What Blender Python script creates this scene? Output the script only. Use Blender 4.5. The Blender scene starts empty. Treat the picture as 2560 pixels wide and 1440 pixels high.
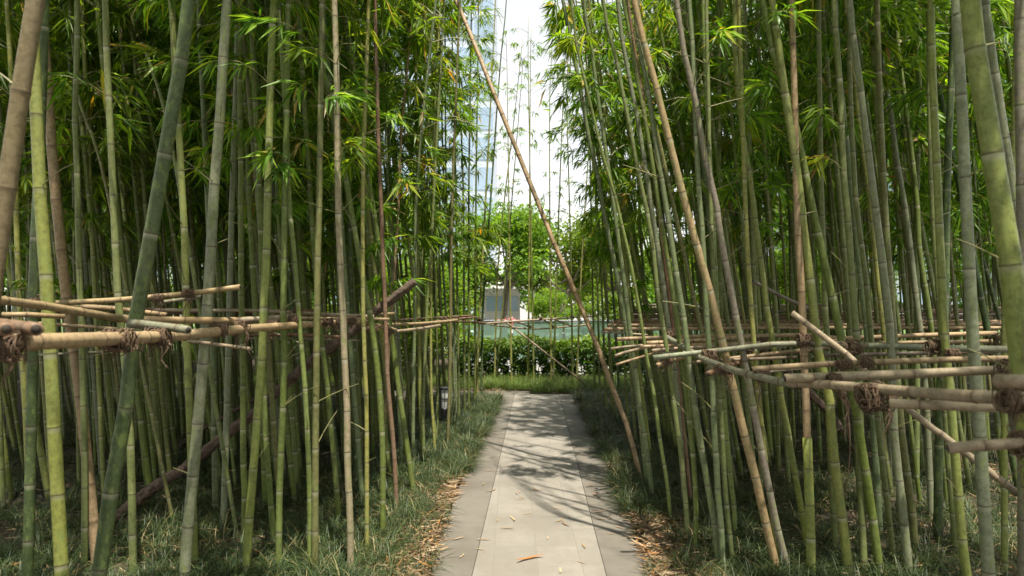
import bpy, math, random
import numpy as np
from mathutils import Vector, Matrix

random.seed(7)
RNG = np.random.default_rng(11)
SC = bpy.context.scene
COL = SC.collection
rad = math.radians

# ------------------------------------------------------------------ camera, sky, sun
F = 2560 * 24.0 / 36.0          # focal length in photo pixels
EYE = 1.6                       # eye height in metres
HZ = 748.0                      # horizon row in the photo
cam = bpy.data.cameras.new("camera")
cam.lens = 24.0; cam.sensor_width = 36.0
cam.shift_y = 28.0 / 2560.0
cam.clip_start = 0.05; cam.clip_end = 2000
cam.dof.use_dof = True; cam.dof.focus_distance = 5.5; cam.dof.aperture_fstop = 2.8
camo = bpy.data.objects.new("camera", cam); COL.objects.link(camo)
camo.location = (0, 0, EYE); camo.rotation_euler = (rad(90), 0, 0)
SC.camera = camo

SUN_DIR = Vector((0.10, -0.30, 1.0)).normalized()      # towards the sun
world = bpy.data.worlds.new("World"); SC.world = world
world.use_nodes = True
nt = world.node_tree; nt.nodes.clear()
wo = nt.nodes.new("ShaderNodeOutputWorld"); bg = nt.nodes.new("ShaderNodeBackground")
sky = nt.nodes.new("ShaderNodeTexSky"); sky.sky_type = 'NISHITA'; sky.sun_disc = False
sky.sun_elevation = math.asin(SUN_DIR.z)
sky.sun_rotation = math.atan2(SUN_DIR.x, SUN_DIR.y)
sky.air_density = 1.6; sky.dust_density = 0.6; sky.ozone_density = 1.0
hs = nt.nodes.new("ShaderNodeHueSaturation"); hs.inputs["Saturation"].default_value = 0.12
bg.inputs["Strength"].default_value = 0.115
nt.links.new(sky.outputs[0], hs.inputs["Color"]); nt.links.new(hs.outputs[0], bg.inputs[0]); nt.links.new(bg.outputs[0], wo.inputs[0])
sl = bpy.data.lights.new("sun", 'SUN'); sl.energy = 5.0; sl.angle = rad(0.8); sl.color = (1.0, 0.93, 0.80)
so = bpy.data.objects.new("sun", sl); COL.objects.link(so)
so.rotation_euler = (-SUN_DIR).to_track_quat('-Z', 'Y').to_euler()
SC.view_settings.view_transform = 'Standard'; SC.view_settings.look = 'None'
SC.view_settings.gamma = 1.0; SC.view_settings.exposure = 1.0
SC.cycles.max_bounces = 8; SC.cycles.diffuse_bounces = 4; SC.cycles.transmission_bounces = 6
SC.cycles.transparent_max_bounces = 4; SC.cycles.caustics_reflective = False; SC.cycles.caustics_refractive = False

def P(px, py, d):
    return np.array(((px - 1280.0) / F * d, d, EYE - (py - HZ) / F * d))

# ------------------------------------------------------------------ mesh helpers
class MB:
    """Collects vertices, triangles and quads, each with a material slot and a per-vertex value."""
    def __init__(s):
        s.v = []; s.a = []; s.b = []; s.t = []; s.q = []; s.tm = []; s.qm = []; s.n = 0
    def add(s, v, tris=None, quads=None, mat=0, a=0.0, b=0.0):
        v = np.asarray(v, dtype=np.float32).reshape(-1, 3); n = len(v)
        s.v.append(v)
        s.a.append(np.broadcast_to(np.asarray(a, dtype=np.float32), (n,)))
        s.b.append(np.broadcast_to(np.asarray(b, dtype=np.float32), (n,)))
        if tris is not None and len(tris):
            t = np.asarray(tris, dtype=np.int32).reshape(-1, 3) + s.n; s.t.append(t); s.tm.append(np.full(len(t), mat, np.int32))
        if quads is not None and len(quads):
            q = np.asarray(quads, dtype=np.int32).reshape(-1, 4) + s.n; s.q.append(q); s.qm.append(np.full(len(q), mat, np.int32))
        s.n += n
    def merge(s, o, M, mats=None, da=None, db=None):
        v = np.concatenate(o.v); M = np.asarray(M, dtype=np.float32)
        v = v @ M[:3, :3].T + M[:3, 3]
        a = np.concatenate(o.a); b = np.concatenate(o.b)
        if da is not None: a = da(a)
        if db is not None: b = np.full(len(v), db, np.float32)
        off = s.n; s.v.append(v.astype(np.float32)); s.a.append(a); s.b.append(b)
        mp = mats if mats is not None else (lambda m: m)
        for t, m in zip(o.t, o.tm): s.t.append(t + off); s.tm.append(mp(m))
        for q, m in zip(o.q, o.qm): s.q.append(q + off); s.qm.append(mp(m))
        s.n += len(v)
    def mesh(s, name, mats, smooth=True):
        me = bpy.data.meshes.new(name)
        v = np.concatenate(s.v) if s.v else np.zeros((0, 3), np.float32)
        T = np.concatenate(s.t) if s.t else np.zeros((0, 3), np.int32)
        Q = np.concatenate(s.q) if s.q else np.zeros((0, 4), np.int32)
        me.vertices.add(len(v)); me.vertices.foreach_set("co", v.ravel())
        nl = T.size + Q.size
        me.loops.add(nl); me.loops.foreach_set("vertex_index", np.concatenate([T.ravel(), Q.ravel()]).astype(np.int32))
        npoly = len(T) + len(Q); me.polygons.add(npoly)
        ls = np.concatenate([np.arange(len(T)) * 3, T.size + np.arange(len(Q)) * 4]).astype(np.int32)
        me.polygons.foreach_set("loop_start", ls)
        mi = np.concatenate((s.tm if s.tm else [np.zeros(0, np.int32)]) + (s.qm if s.qm else [])).astype(np.int32)
        for m in mats: me.materials.append(m)
        me.polygons.foreach_set("material_index", mi)
        me.update(calc_edges=True)
        me.polygons.foreach_set("use_smooth", np.full(npoly, smooth, dtype=bool))
        at = me.attributes.new("va", 'FLOAT', 'POINT'); at.data.foreach_set("value", np.concatenate(s.a).astype(np.float32))
        at = me.attributes.new("vb", 'FLOAT', 'POINT'); at.data.foreach_set("value", np.concatenate(s.b).astype(np.float32))
        me.update()
        return me
    def build(s, name, mats, parent=None, smooth=True, loc=None):
        o = bpy.data.objects.new(name, s.mesh(name, mats if isinstance(mats, (list, tuple)) else [mats], smooth))
        COL.objects.link(o)
        if parent is not None: o.parent = parent
        if loc is not None: o.location = loc
        return o

def tag(o, label=None, cat=None, group=None, kind=None):
    if label: o["label"] = label
    if cat: o["category"] = cat
    if group: o["group"] = group
    if kind: o["kind"] = kind
    return o

def empty(name, loc=(0, 0, 0), rz=0.0):
    o = bpy.data.objects.new(name, None); COL.objects.link(o)
    o.empty_display_size = 0.05
    o.location = loc; o.rotation_euler = (0, 0, rz)
    return o

def norm(v):
    return v / np.maximum(np.linalg.norm(v, axis=-1, keepdims=True), 1e-9)

def catmull(pts, per=10):
    p = np.asarray(pts, dtype=float)
    if len(p) < 3:
        t = np.linspace(0, 1, per * 2 + 1)[:, None]
        return p[0] * (1 - t) + p[-1] * t
    q = np.vstack([2 * p[0] - p[1], p, 2 * p[-1] - p[-2]])
    out = []
    for i in range(len(p) - 1):
        a, b, c, d = q[i], q[i + 1], q[i + 2], q[i + 3]
        t = np.linspace(0, 1, per, endpoint=False)[:, None]
        out.append(0.5 * (2 * b + (c - a) * t + (2 * a - 5 * b + 4 * c - d) * t ** 2 + (3 * b - 3 * c + d - a) * t ** 3))
    out.append(p[-1:])
    return np.vstack(out)

def arc(pts):
    s = np.concatenate([[0], np.cumsum(np.linalg.norm(np.diff(pts, axis=0), axis=1))])
    return s

def at_len(pts, s, x):
    return np.stack([np.interp(x, s, pts[:, k]) for k in range(3)], axis=-1)

def frames(p):
    t = norm(np.gradient(p, axis=0))
    ref = np.array([1.0, 0, 0]) if abs(t[0][0]) < 0.8 else np.array([0, 1.0, 0])
    n = np.cross(t, ref); n = norm(n); b = np.cross(t, n)
    return t, n, b

def tube(mb, p, r, sides=6, mat=0, a=0.0, b=0.0, cap=True, wob=None):
    p = np.asarray(p, dtype=float); n = len(p); r = np.broadcast_to(np.asarray(r, dtype=float), (n,))
    t, nn, bb = frames(p)
    th = np.arange(sides) / sides * 2 * math.pi
    rr = r[:, None] * np.ones(sides)[None]
    if wob is not None: rr = rr * wob
    v = p[:, None, :] + rr[:, :, None] * (np.cos(th)[None, :, None] * nn[:, None, :] + np.sin(th)[None, :, None] * bb[:, None, :])
    i = np.arange(n - 1)[:, None] * sides; j = np.arange(sides)[None]; k = (j + 1) % sides
    q = np.stack([i + j, i + k, i + sides + k, i + sides + j], axis=-1).reshape(-1, 4)
    av = np.repeat(np.broadcast_to(np.asarray(a, dtype=float), (n,)), sides)
    tri = []
    vv = v.reshape(-1, 3)
    if cap:
        vv = np.vstack([vv, p[0], p[-1]]); c0 = n * sides; c1 = c0 + 1
        av = np.concatenate([av, [av[0], av[-1]]])
        for x in range(sides):
            tri.append((c0, (x + 1) % sides, x)); tri.append((c1, (n - 1) * sides + x, (n - 1) * sides + (x + 1) % sides))
    mb.add(vv, tri, q, mat, av, b)

def box(mb, c, s, mat=0, rz=0.0, bev=0.0):
    c = np.asarray(c, dtype=float); h = np.asarray(s, dtype=float) / 2
    if bev <= 0:
        v = np.array([[x, y, z] for z in (-1, 1) for y in (-1, 1) for x in (-1, 1)]) * h
        q = [(0, 2, 3, 1), (4, 5, 7, 6), (0, 1, 5, 4), (2, 6, 7, 3), (0, 4, 6, 2), (1, 3, 7, 5)]
    else:
        b = bev; v = []; 
        for z, ins in ((-h[2], b), (-h[2] + b, 0), (h[2] - b, 0), (h[2], b)):
            x, y = h[0] - ins, h[1] - ins
            v += [(-x, -y, z), (x, -y, z), (x, y, z), (-x, y, z)]
        v = np.array(v); q = [(3, 2, 1, 0), (12, 13, 14, 15)]
        for l in range(3):
            for k in range(4):
                a0 = l * 4 + k; a1 = l * 4 + (k + 1) % 4
                q.append((a0, a1, a1 + 4, a0 + 4))
    cs, sn = math.cos(rz), math.sin(rz)
    R = np.array([[cs, -sn, 0], [sn, cs, 0], [0, 0, 1]])
    mb.add(v @ R.T + c, None, q, mat)

# ------------------------------------------------------------------ materials
def newmat(name):
    m = bpy.data.materials.new(name); m.use_nodes = True
    n = m.node_tree; n.nodes.clear()
    out = n.nodes.new("ShaderNodeOutputMaterial")
    return m, n, out

def nd(n, typ, **kw):
    x = n.nodes.new(typ)
    for k, v in kw.items():
        if k in ("operation", "blend_type", "data_type", "attribute_name", "feature", "interpolation_type", "noise_dimensions", "distribution"): setattr(x, k, v)
        else: x.inputs[k].default_value = v
    return x

def ramp(n, fac, stops):
    r = n.nodes.new("ShaderNodeValToRGB")
    while len(r.color_ramp.elements) < len(stops): r.color_ramp.elements.new(0.5)
    for e, (p, c) in zip(r.color_ramp.elements, stops):
        e.position = p; e.color = (*c, 1)
    n.links.new(fac, r.inputs["Fac"])
    return r.outputs["Color"]

def mix(n, fac, a, b, blend='MIX'):
    m = n.nodes.new("ShaderNodeMixRGB"); m.blend_type = blend
    for sock, val in ((m.inputs[0], fac), (m.inputs[1], a), (m.inputs[2], b)):
        if hasattr(val, "is_linked"): n.links.new(val, sock)
        elif isinstance(val, (int, float)): sock.default_value = val
        else: sock.default_value = (*val, 1) if len(val) == 3 else val
    return m.outputs[0]

def noise(n, vec, scale, detail=3.0, rough=0.6):
    x = nd(n, "ShaderNodeTexNoise", Scale=scale, Detail=detail, Roughness=rough)
    if vec is not None: n.links.new(vec, x.inputs["Vector"])
    return x.outputs["Fac"]

def mapr(n, val, a, b, c=0.0, d=1.0):
    x = n.nodes.new("ShaderNodeMapRange"); x.inputs[1].default_value = a; x.inputs[2].default_value = b
    x.inputs[3].default_value = c; x.inputs[4].default_value = d
    n.links.new(val, x.inputs[0]); return x.outputs[0]

def objcoord(n, sc=(1, 1, 1)):
    tc = n.nodes.new("ShaderNodeTexCoord"); mp = n.nodes.new("ShaderNodeMapping"); mp.inputs["Scale"].default_value = sc
    n.links.new(tc.outputs["Object"], mp.inputs["Vector"]); return mp.outputs["Vector"]

def attr(n, name):
    x = n.nodes.new("ShaderNodeAttribute"); x.attribute_name = name; return x.outputs["Fac"]

def culm_mat(name, pale=(0.40, 0.39, 0.29), dark=(0.07, 0.055, 0.035), mottle=(0.30, 0.30, 0.23), amount=0.55, along=(1, 1, 1), rough=0.42, mossy=0.62):
    m, n, out = newmat(name)
    b = nd(n, "ShaderNodeBsdfPrincipled", Roughness=rough)
    b.inputs["Specular IOR Level"].default_value = 0.3
    oi = n.nodes.new("ShaderNodeObjectInfo")
    base = oi.outputs["Color"]
    off = n.nodes.new("ShaderNodeVectorMath"); off.operation = 'ADD'
    cmb = n.nodes.new("ShaderNodeCombineXYZ")
    for k in range(3): n.links.new(oi.outputs["Random"], cmb.inputs[k])
    sc = n.nodes.new("ShaderNodeVectorMath"); sc.operation = 'SCALE'; sc.inputs["Scale"].default_value = 37.0
    n.links.new(cmb.outputs[0], sc.inputs[0])
    n.links.new(objcoord(n), off.inputs[0]); n.links.new(sc.outputs[0], off.inputs[1])
    vec = off.outputs[0]
    big = noise(n, vec, 1.7, 3.0)
    fine_map = n.nodes.new("ShaderNodeMapping"); fine_map.inputs["Scale"].default_value = along
    n.links.new(vec, fine_map.inputs["Vector"])
    fine = noise(n, fine_map.outputs[0], 38.0, 5.0, 0.78)
    stre = n.nodes.new("ShaderNodeMapping"); stre.inputs["Scale"].default_value = (160, 160, 5)
    n.links.new(vec, stre.inputs["Vector"])
    st = noise(n, stre.outputs[0], 1.0, 2.0)
    tint = attr(n, "vb")
    c0 = mix(n, mapr(n, tint, 0, 1, 0.0, 1.0), base, (0.30, 0.24, 0.12))
    c1 = mix(n, mapr(n, big, 0.35, 0.7, 0.0, amount), c0, mottle)
    c2 = mix(n, mapr(n, fine, 0.44, 0.64, 0.0, 0.9), c1, mix(n, 1.0, c1, (0.55, 0.55, 0.5), 'MULTIPLY'))
    c2 = mix(n, mapr(n, st, 0.3, 0.75, 0.0, 0.35), c2, mix(n, 1.0, c2, (0.6, 0.62, 0.55), 'MULTIPLY'))
    mm = n.nodes.new("ShaderNodeMapping"); mm.inputs["Scale"].default_value = (1.6, 1.6, 0.7); n.links.new(vec, mm.inputs["Vector"])
    moss = noise(n, mm.outputs[0], 17.0, 5.0, 0.78)
    c2 = mix(n, mapr(n, moss, 0.53, 0.60, 0.0, mossy), c2, (0.16, 0.21, 0.06))
    va = attr(n, "va")
    c3 = mix(n, mapr(n, va, 0.0, 1.0, 0.0, 0.85), c2, pale)
    c4 = mix(n, mapr(n, va, 0.0, -1.0, 0.0, 0.9), c3, dark)
    n.links.new(c4, b.inputs["Base Color"])
    n.links.new(mapr(n, fine, 0.3, 0.7, rough - 0.08, rough + 0.2), b.inputs["Roughness"])
    bp = nd(n, "ShaderNodeBump", Strength=0.12, Distance=0.004); n.links.new(st, bp.inputs["Height"]); n.links.new(bp.outputs[0], b.inputs["Normal"])
    n.links.new(b.outputs[0], out.inputs[0])
    return m

def leaf_mat(name, stops, trans=(1.7, 1.55, 0.45), tmix=0.55, rough=0.42):
    m, n, out = newmat(name)
    va = attr(n, "va")
    oi = n.nodes.new("ShaderNodeObjectInfo")
    col = ramp(n, va, stops)
    hv = nd(n, "ShaderNodeHueSaturation")
    n.links.new(mapr(n, oi.outputs["Random"], 0, 1, 0.485, 0.515), hv.inputs["Hue"])
    n.links.new(mapr(n, oi.outputs["Random"], 0, 1, 0.85, 1.15), hv.inputs["Value"])
    n.links.new(col, hv.inputs["Color"])
    b = nd(n, "ShaderNodeBsdfPrincipled", Roughness=rough)
    b.inputs["Specular IOR Level"].default_value = 0.4
    n.links.new(hv.outputs[0], b.inputs["Base Color"])
    tr = n.nodes.new("ShaderNodeBsdfTranslucent")
    n.links.new(mix(n, 1.0, hv.outputs[0], trans, 'MULTIPLY'), tr.inputs["Color"])
    ms = nd(n, "ShaderNodeMixShader", Fac=tmix)
    n.links.new(b.outputs[0], ms.inputs[1]); n.links.new(tr.outputs[0], ms.inputs[2])
    n.links.new(ms.outputs[0], out.inputs[0])
    return m

def plain(name, col, rough=0.6, metallic=0.0, var=0.25, scale=6.0, spec=0.5, bump=0.0):
    m, n, out = newmat(name)
    b = nd(n, "ShaderNodeBsdfPrincipled", Roughness=rough, Metallic=metallic)
    b.inputs["Specular IOR Level"].default_value = spec
    f = noise(n, objcoord(n), scale, 5.0, 0.65)
    c = mix(n, mapr(n, f, 0.3, 0.7), tuple(x * (1 - var) for x in col), tuple(min(1, x * (1 + var)) for x in col))
    n.links.new(c, b.inputs["Base Color"])
    if bump:
        bp = nd(n, "ShaderNodeBump", Strength=bump, Distance=0.02); n.links.new(f, bp.inputs["Height"]); n.links.new(bp.outputs[0], b.inputs["Normal"])
    n.links.new(b.outputs[0], out.inputs[0])
    return m

M_CULM = culm_mat("green_culm", mottle=(0.21, 0.23, 0.12), amount=0.35)
M_DRY = culm_mat("dry_bamboo", pale=(0.20, 0.14, 0.08), dark=(0.08, 0.05, 0.03), mottle=(0.25, 0.20, 0.145), amount=0.55, rough=0.5, mossy=0.0)
M_HOLLOW = plain("bamboo_inside", (0.03, 0.022, 0.015), 0.8)
M_TWIG = plain("bamboo_twig", (0.20, 0.19, 0.08), 0.6, var=0.3)
LEAF_STOPS = [(0.0, (0.04, 0.095, 0.012)), (0.35, (0.10, 0.20, 0.02)), (0.7, (0.20, 0.34, 0.03)), (0.93, (0.32, 0.42, 0.05)), (0.965, (0.42, 0.33, 0.05)), (0.985, (0.42, 0.22, 0.04)), (1.0, (0.40, 0.30, 0.17))]
M_LEAF = leaf_mat("bamboo_leaf", LEAF_STOPS)
M_TREE = leaf_mat("tree_leaf", [(0, (0.06, 0.125, 0.02)), (0.5, (0.14, 0.25, 0.035)), (1, (0.25, 0.37, 0.06))], rough=0.5)
M_LIME = leaf_mat("shrub_leaf", [(0, (0.06, 0.14, 0.02)), (0.5, (0.14, 0.25, 0.03)), (1, (0.22, 0.33, 0.05))], rough=0.5)
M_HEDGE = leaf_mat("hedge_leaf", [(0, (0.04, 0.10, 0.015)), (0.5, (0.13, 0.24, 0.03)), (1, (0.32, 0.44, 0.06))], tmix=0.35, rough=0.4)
M_GRASS = leaf_mat("lilyturf_blade", [(0, (0.018, 0.032, 0.012)), (0.45, (0.042, 0.066, 0.023)), (0.78, (0.095, 0.125, 0.042)), (0.87, (0.26, 0.21, 0.10)), (1, (0.34, 0.25, 0.13))], tmix=0.22, rough=0.5)
M_GRASS_FAR = leaf_mat("sunlit_grass_blade", [(0, (0.05, 0.10, 0.02)), (0.5, (0.12, 0.20, 0.04)), (0.85, (0.22, 0.29, 0.07)), (1, (0.38, 0.30, 0.15))], tmix=0.3, rough=0.5)  # far lilyturf: sunlight painted in as a brighter, yellower blade colour
M_LITTER = leaf_mat("dry_leaf", [(0, (0.10, 0.065, 0.035)), (0.5, (0.28, 0.19, 0.105)), (0.85, (0.47, 0.36, 0.23)), (1, (0.42, 0.21, 0.06))], trans=(1, 0.9, 0.7), tmix=0.15, rough=0.6)
M_FLOWER = leaf_mat("pink_petal", [(0, (0.5, 0.16, 0.30)), (1, (0.7, 0.38, 0.5))], tmix=0.3)
M_ROPE = plain("palm_fibre_rope", (0.16, 0.11, 0.075), 0.95, var=0.5, scale=180, bump=0.6, spec=0.1)
M_TRUNK = plain("tree_bark", (0.16, 0.13, 0.10), 0.9, var=0.35, scale=9, bump=0.4)
M_BLACK = plain("black_paint", (0.02, 0.02, 0.022), 0.4, var=0.1)
M_WHITE = plain("milky_panel", (0.78, 0.78, 0.75), 0.35, var=0.04)
M_CARB = plain("black_car_paint", (0.015, 0.016, 0.02), 0.15, var=0.05)
M_CARG = plain("dark_car_glass", (0.03, 0.035, 0.04), 0.05, var=0.05)
M_TYRE = plain("tyre_rubber", (0.02, 0.02, 0.02), 0.8)
M_RIM = plain("wheel_metal", (0.5, 0.5, 0.5), 0.3, metallic=0.8)
M_TAIL = plain("red_lamp_glass", (0.4, 0.02, 0.02), 0.2)
M_PAVE = plain("street_concrete", (0.27, 0.265, 0.25), 0.85, var=0.1, scale=1.5)
M_STEEL = plain("grey_steel", (0.18, 0.19, 0.20), 0.4, metallic=0.6, var=0.1)
M_PALE = plain("pale_render", (0.62, 0.62, 0.60), 0.7, var=0.06)
M_CONC = plain("grey_facade", (0.36, 0.38, 0.42), 0.6, var=0.08)
M_PAV = plain("pavilion_render", (0.52, 0.52, 0.50), 0.7, var=0.1)
M_TOWER = plain("tower_spandrel", (0.48, 0.54, 0.62), 0.4, var=0.06)
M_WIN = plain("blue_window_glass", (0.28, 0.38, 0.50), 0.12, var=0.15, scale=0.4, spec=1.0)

M_LAWN = plain("lawn_turf", (0.09, 0.15, 0.035), 0.9, var=0.35, scale=3.0, bump=0.3)

def soil_mat():
    m, n, out = newmat("bed_soil")
    b = nd(n, "ShaderNodeBsdfPrincipled", Roughness=0.95)
    v = objcoord(n); f = noise(n, v, 2.2, 6.0, 0.7); g = noise(n, v, 30.0, 5.0, 0.75)
    c = mix(n, mapr(n, f, 0.35, 0.65), (0.030, 0.024, 0.016), (0.075, 0.055, 0.034))
    c = mix(n, mapr(n, g, 0.55, 0.7, 0, 0.6), c, (0.15, 0.10, 0.055))
    n.links.new(c, b.inputs["Base Color"])
    bp = nd(n, "ShaderNodeBump", Strength=0.7, Distance=0.03); n.links.new(g, bp.inputs["Height"]); n.links.new(bp.outputs[0], b.inputs["Normal"])
    n.links.new(b.outputs[0], out.inputs[0]); return m
M_SOIL = soil_mat()

def stone_mat(name, c1, c2, bw, bh, offx=0.0, mortar=0.006):
    """Honed stone paving: slabs with thin joints, faint stains."""
    m, n, out = newmat(name)
    b = nd(n, "ShaderNodeBsdfPrincipled", Roughness=0.7)
    b.inputs["Specular IOR Level"].default_value = 0.3
    v = objcoord(n)
    mp = n.nodes.new("ShaderNodeMapping"); mp.inputs["Location"].default_value = (offx, 0.13, 0); n.links.new(v, mp.inputs["Vector"])
    br = n.nodes.new("ShaderNodeTexBrick"); br.offset = 0.0; br.squash = 1.0
    br.inputs["Scale"].default_value = 1.0; br.inputs["Mortar Size"].default_value = mortar; br.inputs["Mortar Smooth"].default_value = 0.3
    br.inputs["Brick Width"].default_value = bw; br.inputs["Row Height"].default_value = bh; br.inputs["Bias"].default_value = 0.0
    br.inputs["Color1"].default_value = (*c1, 1); br.inputs["Color2"].default_value = (*c2, 1)
    br.inputs["Mortar"].default_value = tuple(x * 0.74 for x in c1) + (1,)
    n.links.new(mp.outputs[0], br.inputs["Vector"])
    big = noise(n, v, 1.6, 5.0, 0.65); sp = noise(n, v, 9.0, 6.0, 0.75); gr = noise(n, v, 220.0, 2.0, 0.6)
    c = mix(n, mapr(n, big, 0.42, 0.62, 0.0, 0.75), br.outputs["Color"], tuple(x * 0.66 for x in (c1[0], c1[1] * 0.98, c1[2] * 0.94)))
    c = mix(n, mapr(n, sp, 0.50, 0.70, 0.0, 0.5), c, tuple(x * 0.6 for x in c1))
    c = mix(n, mapr(n, gr, 0.35, 0.65, 0.0, 0.22), c, tuple(min(1, x * 0.55) for x in c1))
    n.links.new(c, b.inputs["Base Color"])
    bp = nd(n, "ShaderNodeBump", Strength=0.15, Distance=0.003); n.links.new(gr, bp.inputs["Height"]); n.links.new(bp.outputs[0], b.inputs["Normal"])
    n.links.new(b.outputs[0], out.inputs[0]); return m
M_SLAB = stone_mat("pale_stone_slab", (0.265, 0.243, 0.21), (0.222, 0.205, 0.177), 0.262, 0.9, 0.11, 0.004)
M_EDGE = stone_mat("dark_stone_border", (0.18, 0.162, 0.137), (0.145, 0.132, 0.113), 3.0, 0.62, 1.0)

def glass_mat(name, col, rough=0.05):
    m, n, out = newmat(name)
    tr = n.nodes.new("ShaderNodeBsdfTransparent"); tr.inputs[0].default_value = (*col, 1)
    df = nd(n, "ShaderNodeBsdfPrincipled", Roughness=rough); df.inputs["Base Color"].default_value = (0.30, 0.42, 0.36, 1)
    ms = nd(n, "ShaderNodeMixShader", Fac=0.45)
    n.links.new(tr.outputs[0], ms.inputs[1]); n.links.new(df.outputs[0], ms.inputs[2]); n.links.new(ms.outputs[0], out.inputs[0]); return m
M_GLASS = glass_mat("green_glass", (0.62, 0.80, 0.72))

def bark_mat():
    m, n, out = newmat("prop_bark")
    b = nd(n, "ShaderNodeBsdfPrincipled", Roughness=0.9)
    v = objcoord(n); f = noise(n, v, 26, 6.0, 0.75); g = noise(n, v, 5, 3.0)
    c = mix(n, mapr(n, f, 0.35, 0.65), (0.04, 0.027, 0.019), (0.14, 0.095, 0.066))
    c = mix(n, mapr(n, g, 0.5, 0.75, 0, 0.5), c, (0.20, 0.13, 0.09))
    n.links.new(c, b.inputs["Base Color"])
    bp = nd(n, "ShaderNodeBump", Strength=0.9, Distance=0.012); n.links.new(f, bp.inputs["Height"]); n.links.new(bp.outputs[0], b.inputs["Normal"])
    n.links.new(b.outputs[0], out.inputs[0]); return m
M_BARK = bark_mat()

# ------------------------------------------------------------------ setting: ground, beds, path
def sheet(name, poly, z, mat, thick=0.0):
    mb = MB(); p = np.array([(x, y, z) for x, y in poly], dtype=float); n = len(p)
    me = bpy.data.meshes.new(name)
    faces = [tuple(range(n))]; v = [tuple(x) for x in p]
    if thick:
        v += [(x, y, z - thick) for x, y in poly]
        faces += [(i, i + n, (i + 1) % n + n, (i + 1) % n) for i in range(n)]
    me.from_pydata(v, [], faces); me.materials.append(mat); me.update()
    o = bpy.data.objects.new(name, me); COL.objects.link(o); o["kind"] = "structure"; return o

sheet("ground", [(-400, -60), (400, -60), (400, 900), (-400, 900)], -0.03, M_PAVE)
sheet("planting_soil", [(-17, -7), (17, -7), (17, 21), (4.2, 21), (4.2, 14.6), (-1.15, 14.6), (-1.15, 21), (-17, 21)], -0.004, M_SOIL)
sheet("lawn", [(-70, 19.5), (-4.6, 19.5), (-4.6, 58), (-70, 58)], -0.02, M_LAWN)
sheet("lawn", [(5.5, 21.2), (80, 21.2), (80, 50), (5.5, 50)], -0.02, M_LAWN)
# path: pale slabs down the middle, dark border stones on either side, a branch to the left at the end
SL = 0.037
def ex(x0, y): return x0 + SL * y
YE = 11.35
LE = lambda y: -0.628 + SL * y + 0.03 * math.sin(y * 0.8)
CL = lambda y: -0.372 + SL * y
CR = lambda y: 0.412 + (0.0325) * y
RE = lambda y: 0.685 + 0.033 * y + 0.02 * math.sin(y * 1.1 + 1)
ys = np.linspace(-6, YE, 30)
sheet("path", [(CL(y), y) for y in ys][::-1] + [(CR(y), y) for y in ys], 0.02, M_SLAB, 0.04)
bl = sheet("path_border_left", [(LE(y), y) for y in ys][::-1] + [(CL(y) - 0.004, y) for y in ys], 0.0185, M_EDGE, 0.04)
brd = sheet("path_border_right", [(CR(y) + 0.004, y) for y in ys][::-1] + [(RE(y), y) for y in ys], 0.0185, M_EDGE, 0.04)
sheet("path_branch", [(-7.0, 11.1), (-0.24, 11.05), (-0.24, 11.38), (0.3, 11.40), (0.3, 11.75), (-7.0, 12.0)], 0.015, M_EDGE, 0.03)
mb = MB()
for (px, py) in ((1491, 1227), (1493, 1238), (1497, 1250), (1517, 1227), (1519, 1238), (1525, 1249)):
    d = EYE * F / (py - HZ); c = P(px, py, d); c[2] = 0.0215
    th = np.arange(14) / 14 * 2 * math.pi
    v = np.vstack([c, np.stack([c[0] + 0.014 * np.cos(th), c[1] + 0.014 * np.sin(th), np.full(14, c[2])], -1)])
    mb.add(v, [(0, 1 + i, 1 + (i + 1) % 14) for i in range(14)])
mb.build("drain_holes", M_HOLLOW, brd)

# ------------------------------------------------------------------ bamboo
def stem_mesh(pts, r0, r1, inter, sides=10, tint=0.0, rbase=0.75, knob=1.065):
    """Jointed culm along a polyline: returns MB, node positions, node tangents, node radii."""
    c = catmull(pts, 8); s = arc(c); L = s[-1]
    nodes = []; x = inter * 0.3
    while x < L - 0.03:
        nodes.append(x); h = x
        x += inter * (rbase + (1 - rbase) * min(1, h / 1.2)) * random.uniform(0.9, 1.1)
    ring = [0.0]; rs = [1.0]; av = [0.0]
    for x in nodes:
        ring += [x - 0.032, x - 0.020, x - 0.006, x - 0.001, x + 0.006, x + 0.018]
        rs += [0.99, 0.995, 1.015, knob, 1.01, 0.985]
        g = random.uniform(0.15, 1.0); av += [0.0, 0.4 * g, 0.95 * g, -1.0, -0.5 * random.random(), 0.0]
    ring.append(L); rs.append(1.0); av.append(0.0)
    ring = np.array(ring); o = np.argsort(ring, kind="stable"); ring = np.clip(ring[o], 0, L); rs = np.array(rs)[o]; av = np.array(av)[o]
    keep = np.concatenate([[True], np.diff(ring) > 1e-4]); ring, rs, av = ring[keep], rs[keep], av[keep]
    f = ring / L
    r = (r0 + (r1 - r0) * f ** 1.3) * rs
    mb = MB(); tube(mb, at_len(c, s, ring), r, sides, 0, av, tint)
    npos = at_len(c, s, np.array(nodes)); nt_ = norm(at_len(c, s, np.array(nodes) + 0.02) - at_len(c, s, np.array(nodes) - 0.02))
    nr = r0 + (r1 - r0) * (np.array(nodes) / L) ** 1.3
    return mb, npos, nt_, nr

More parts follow.
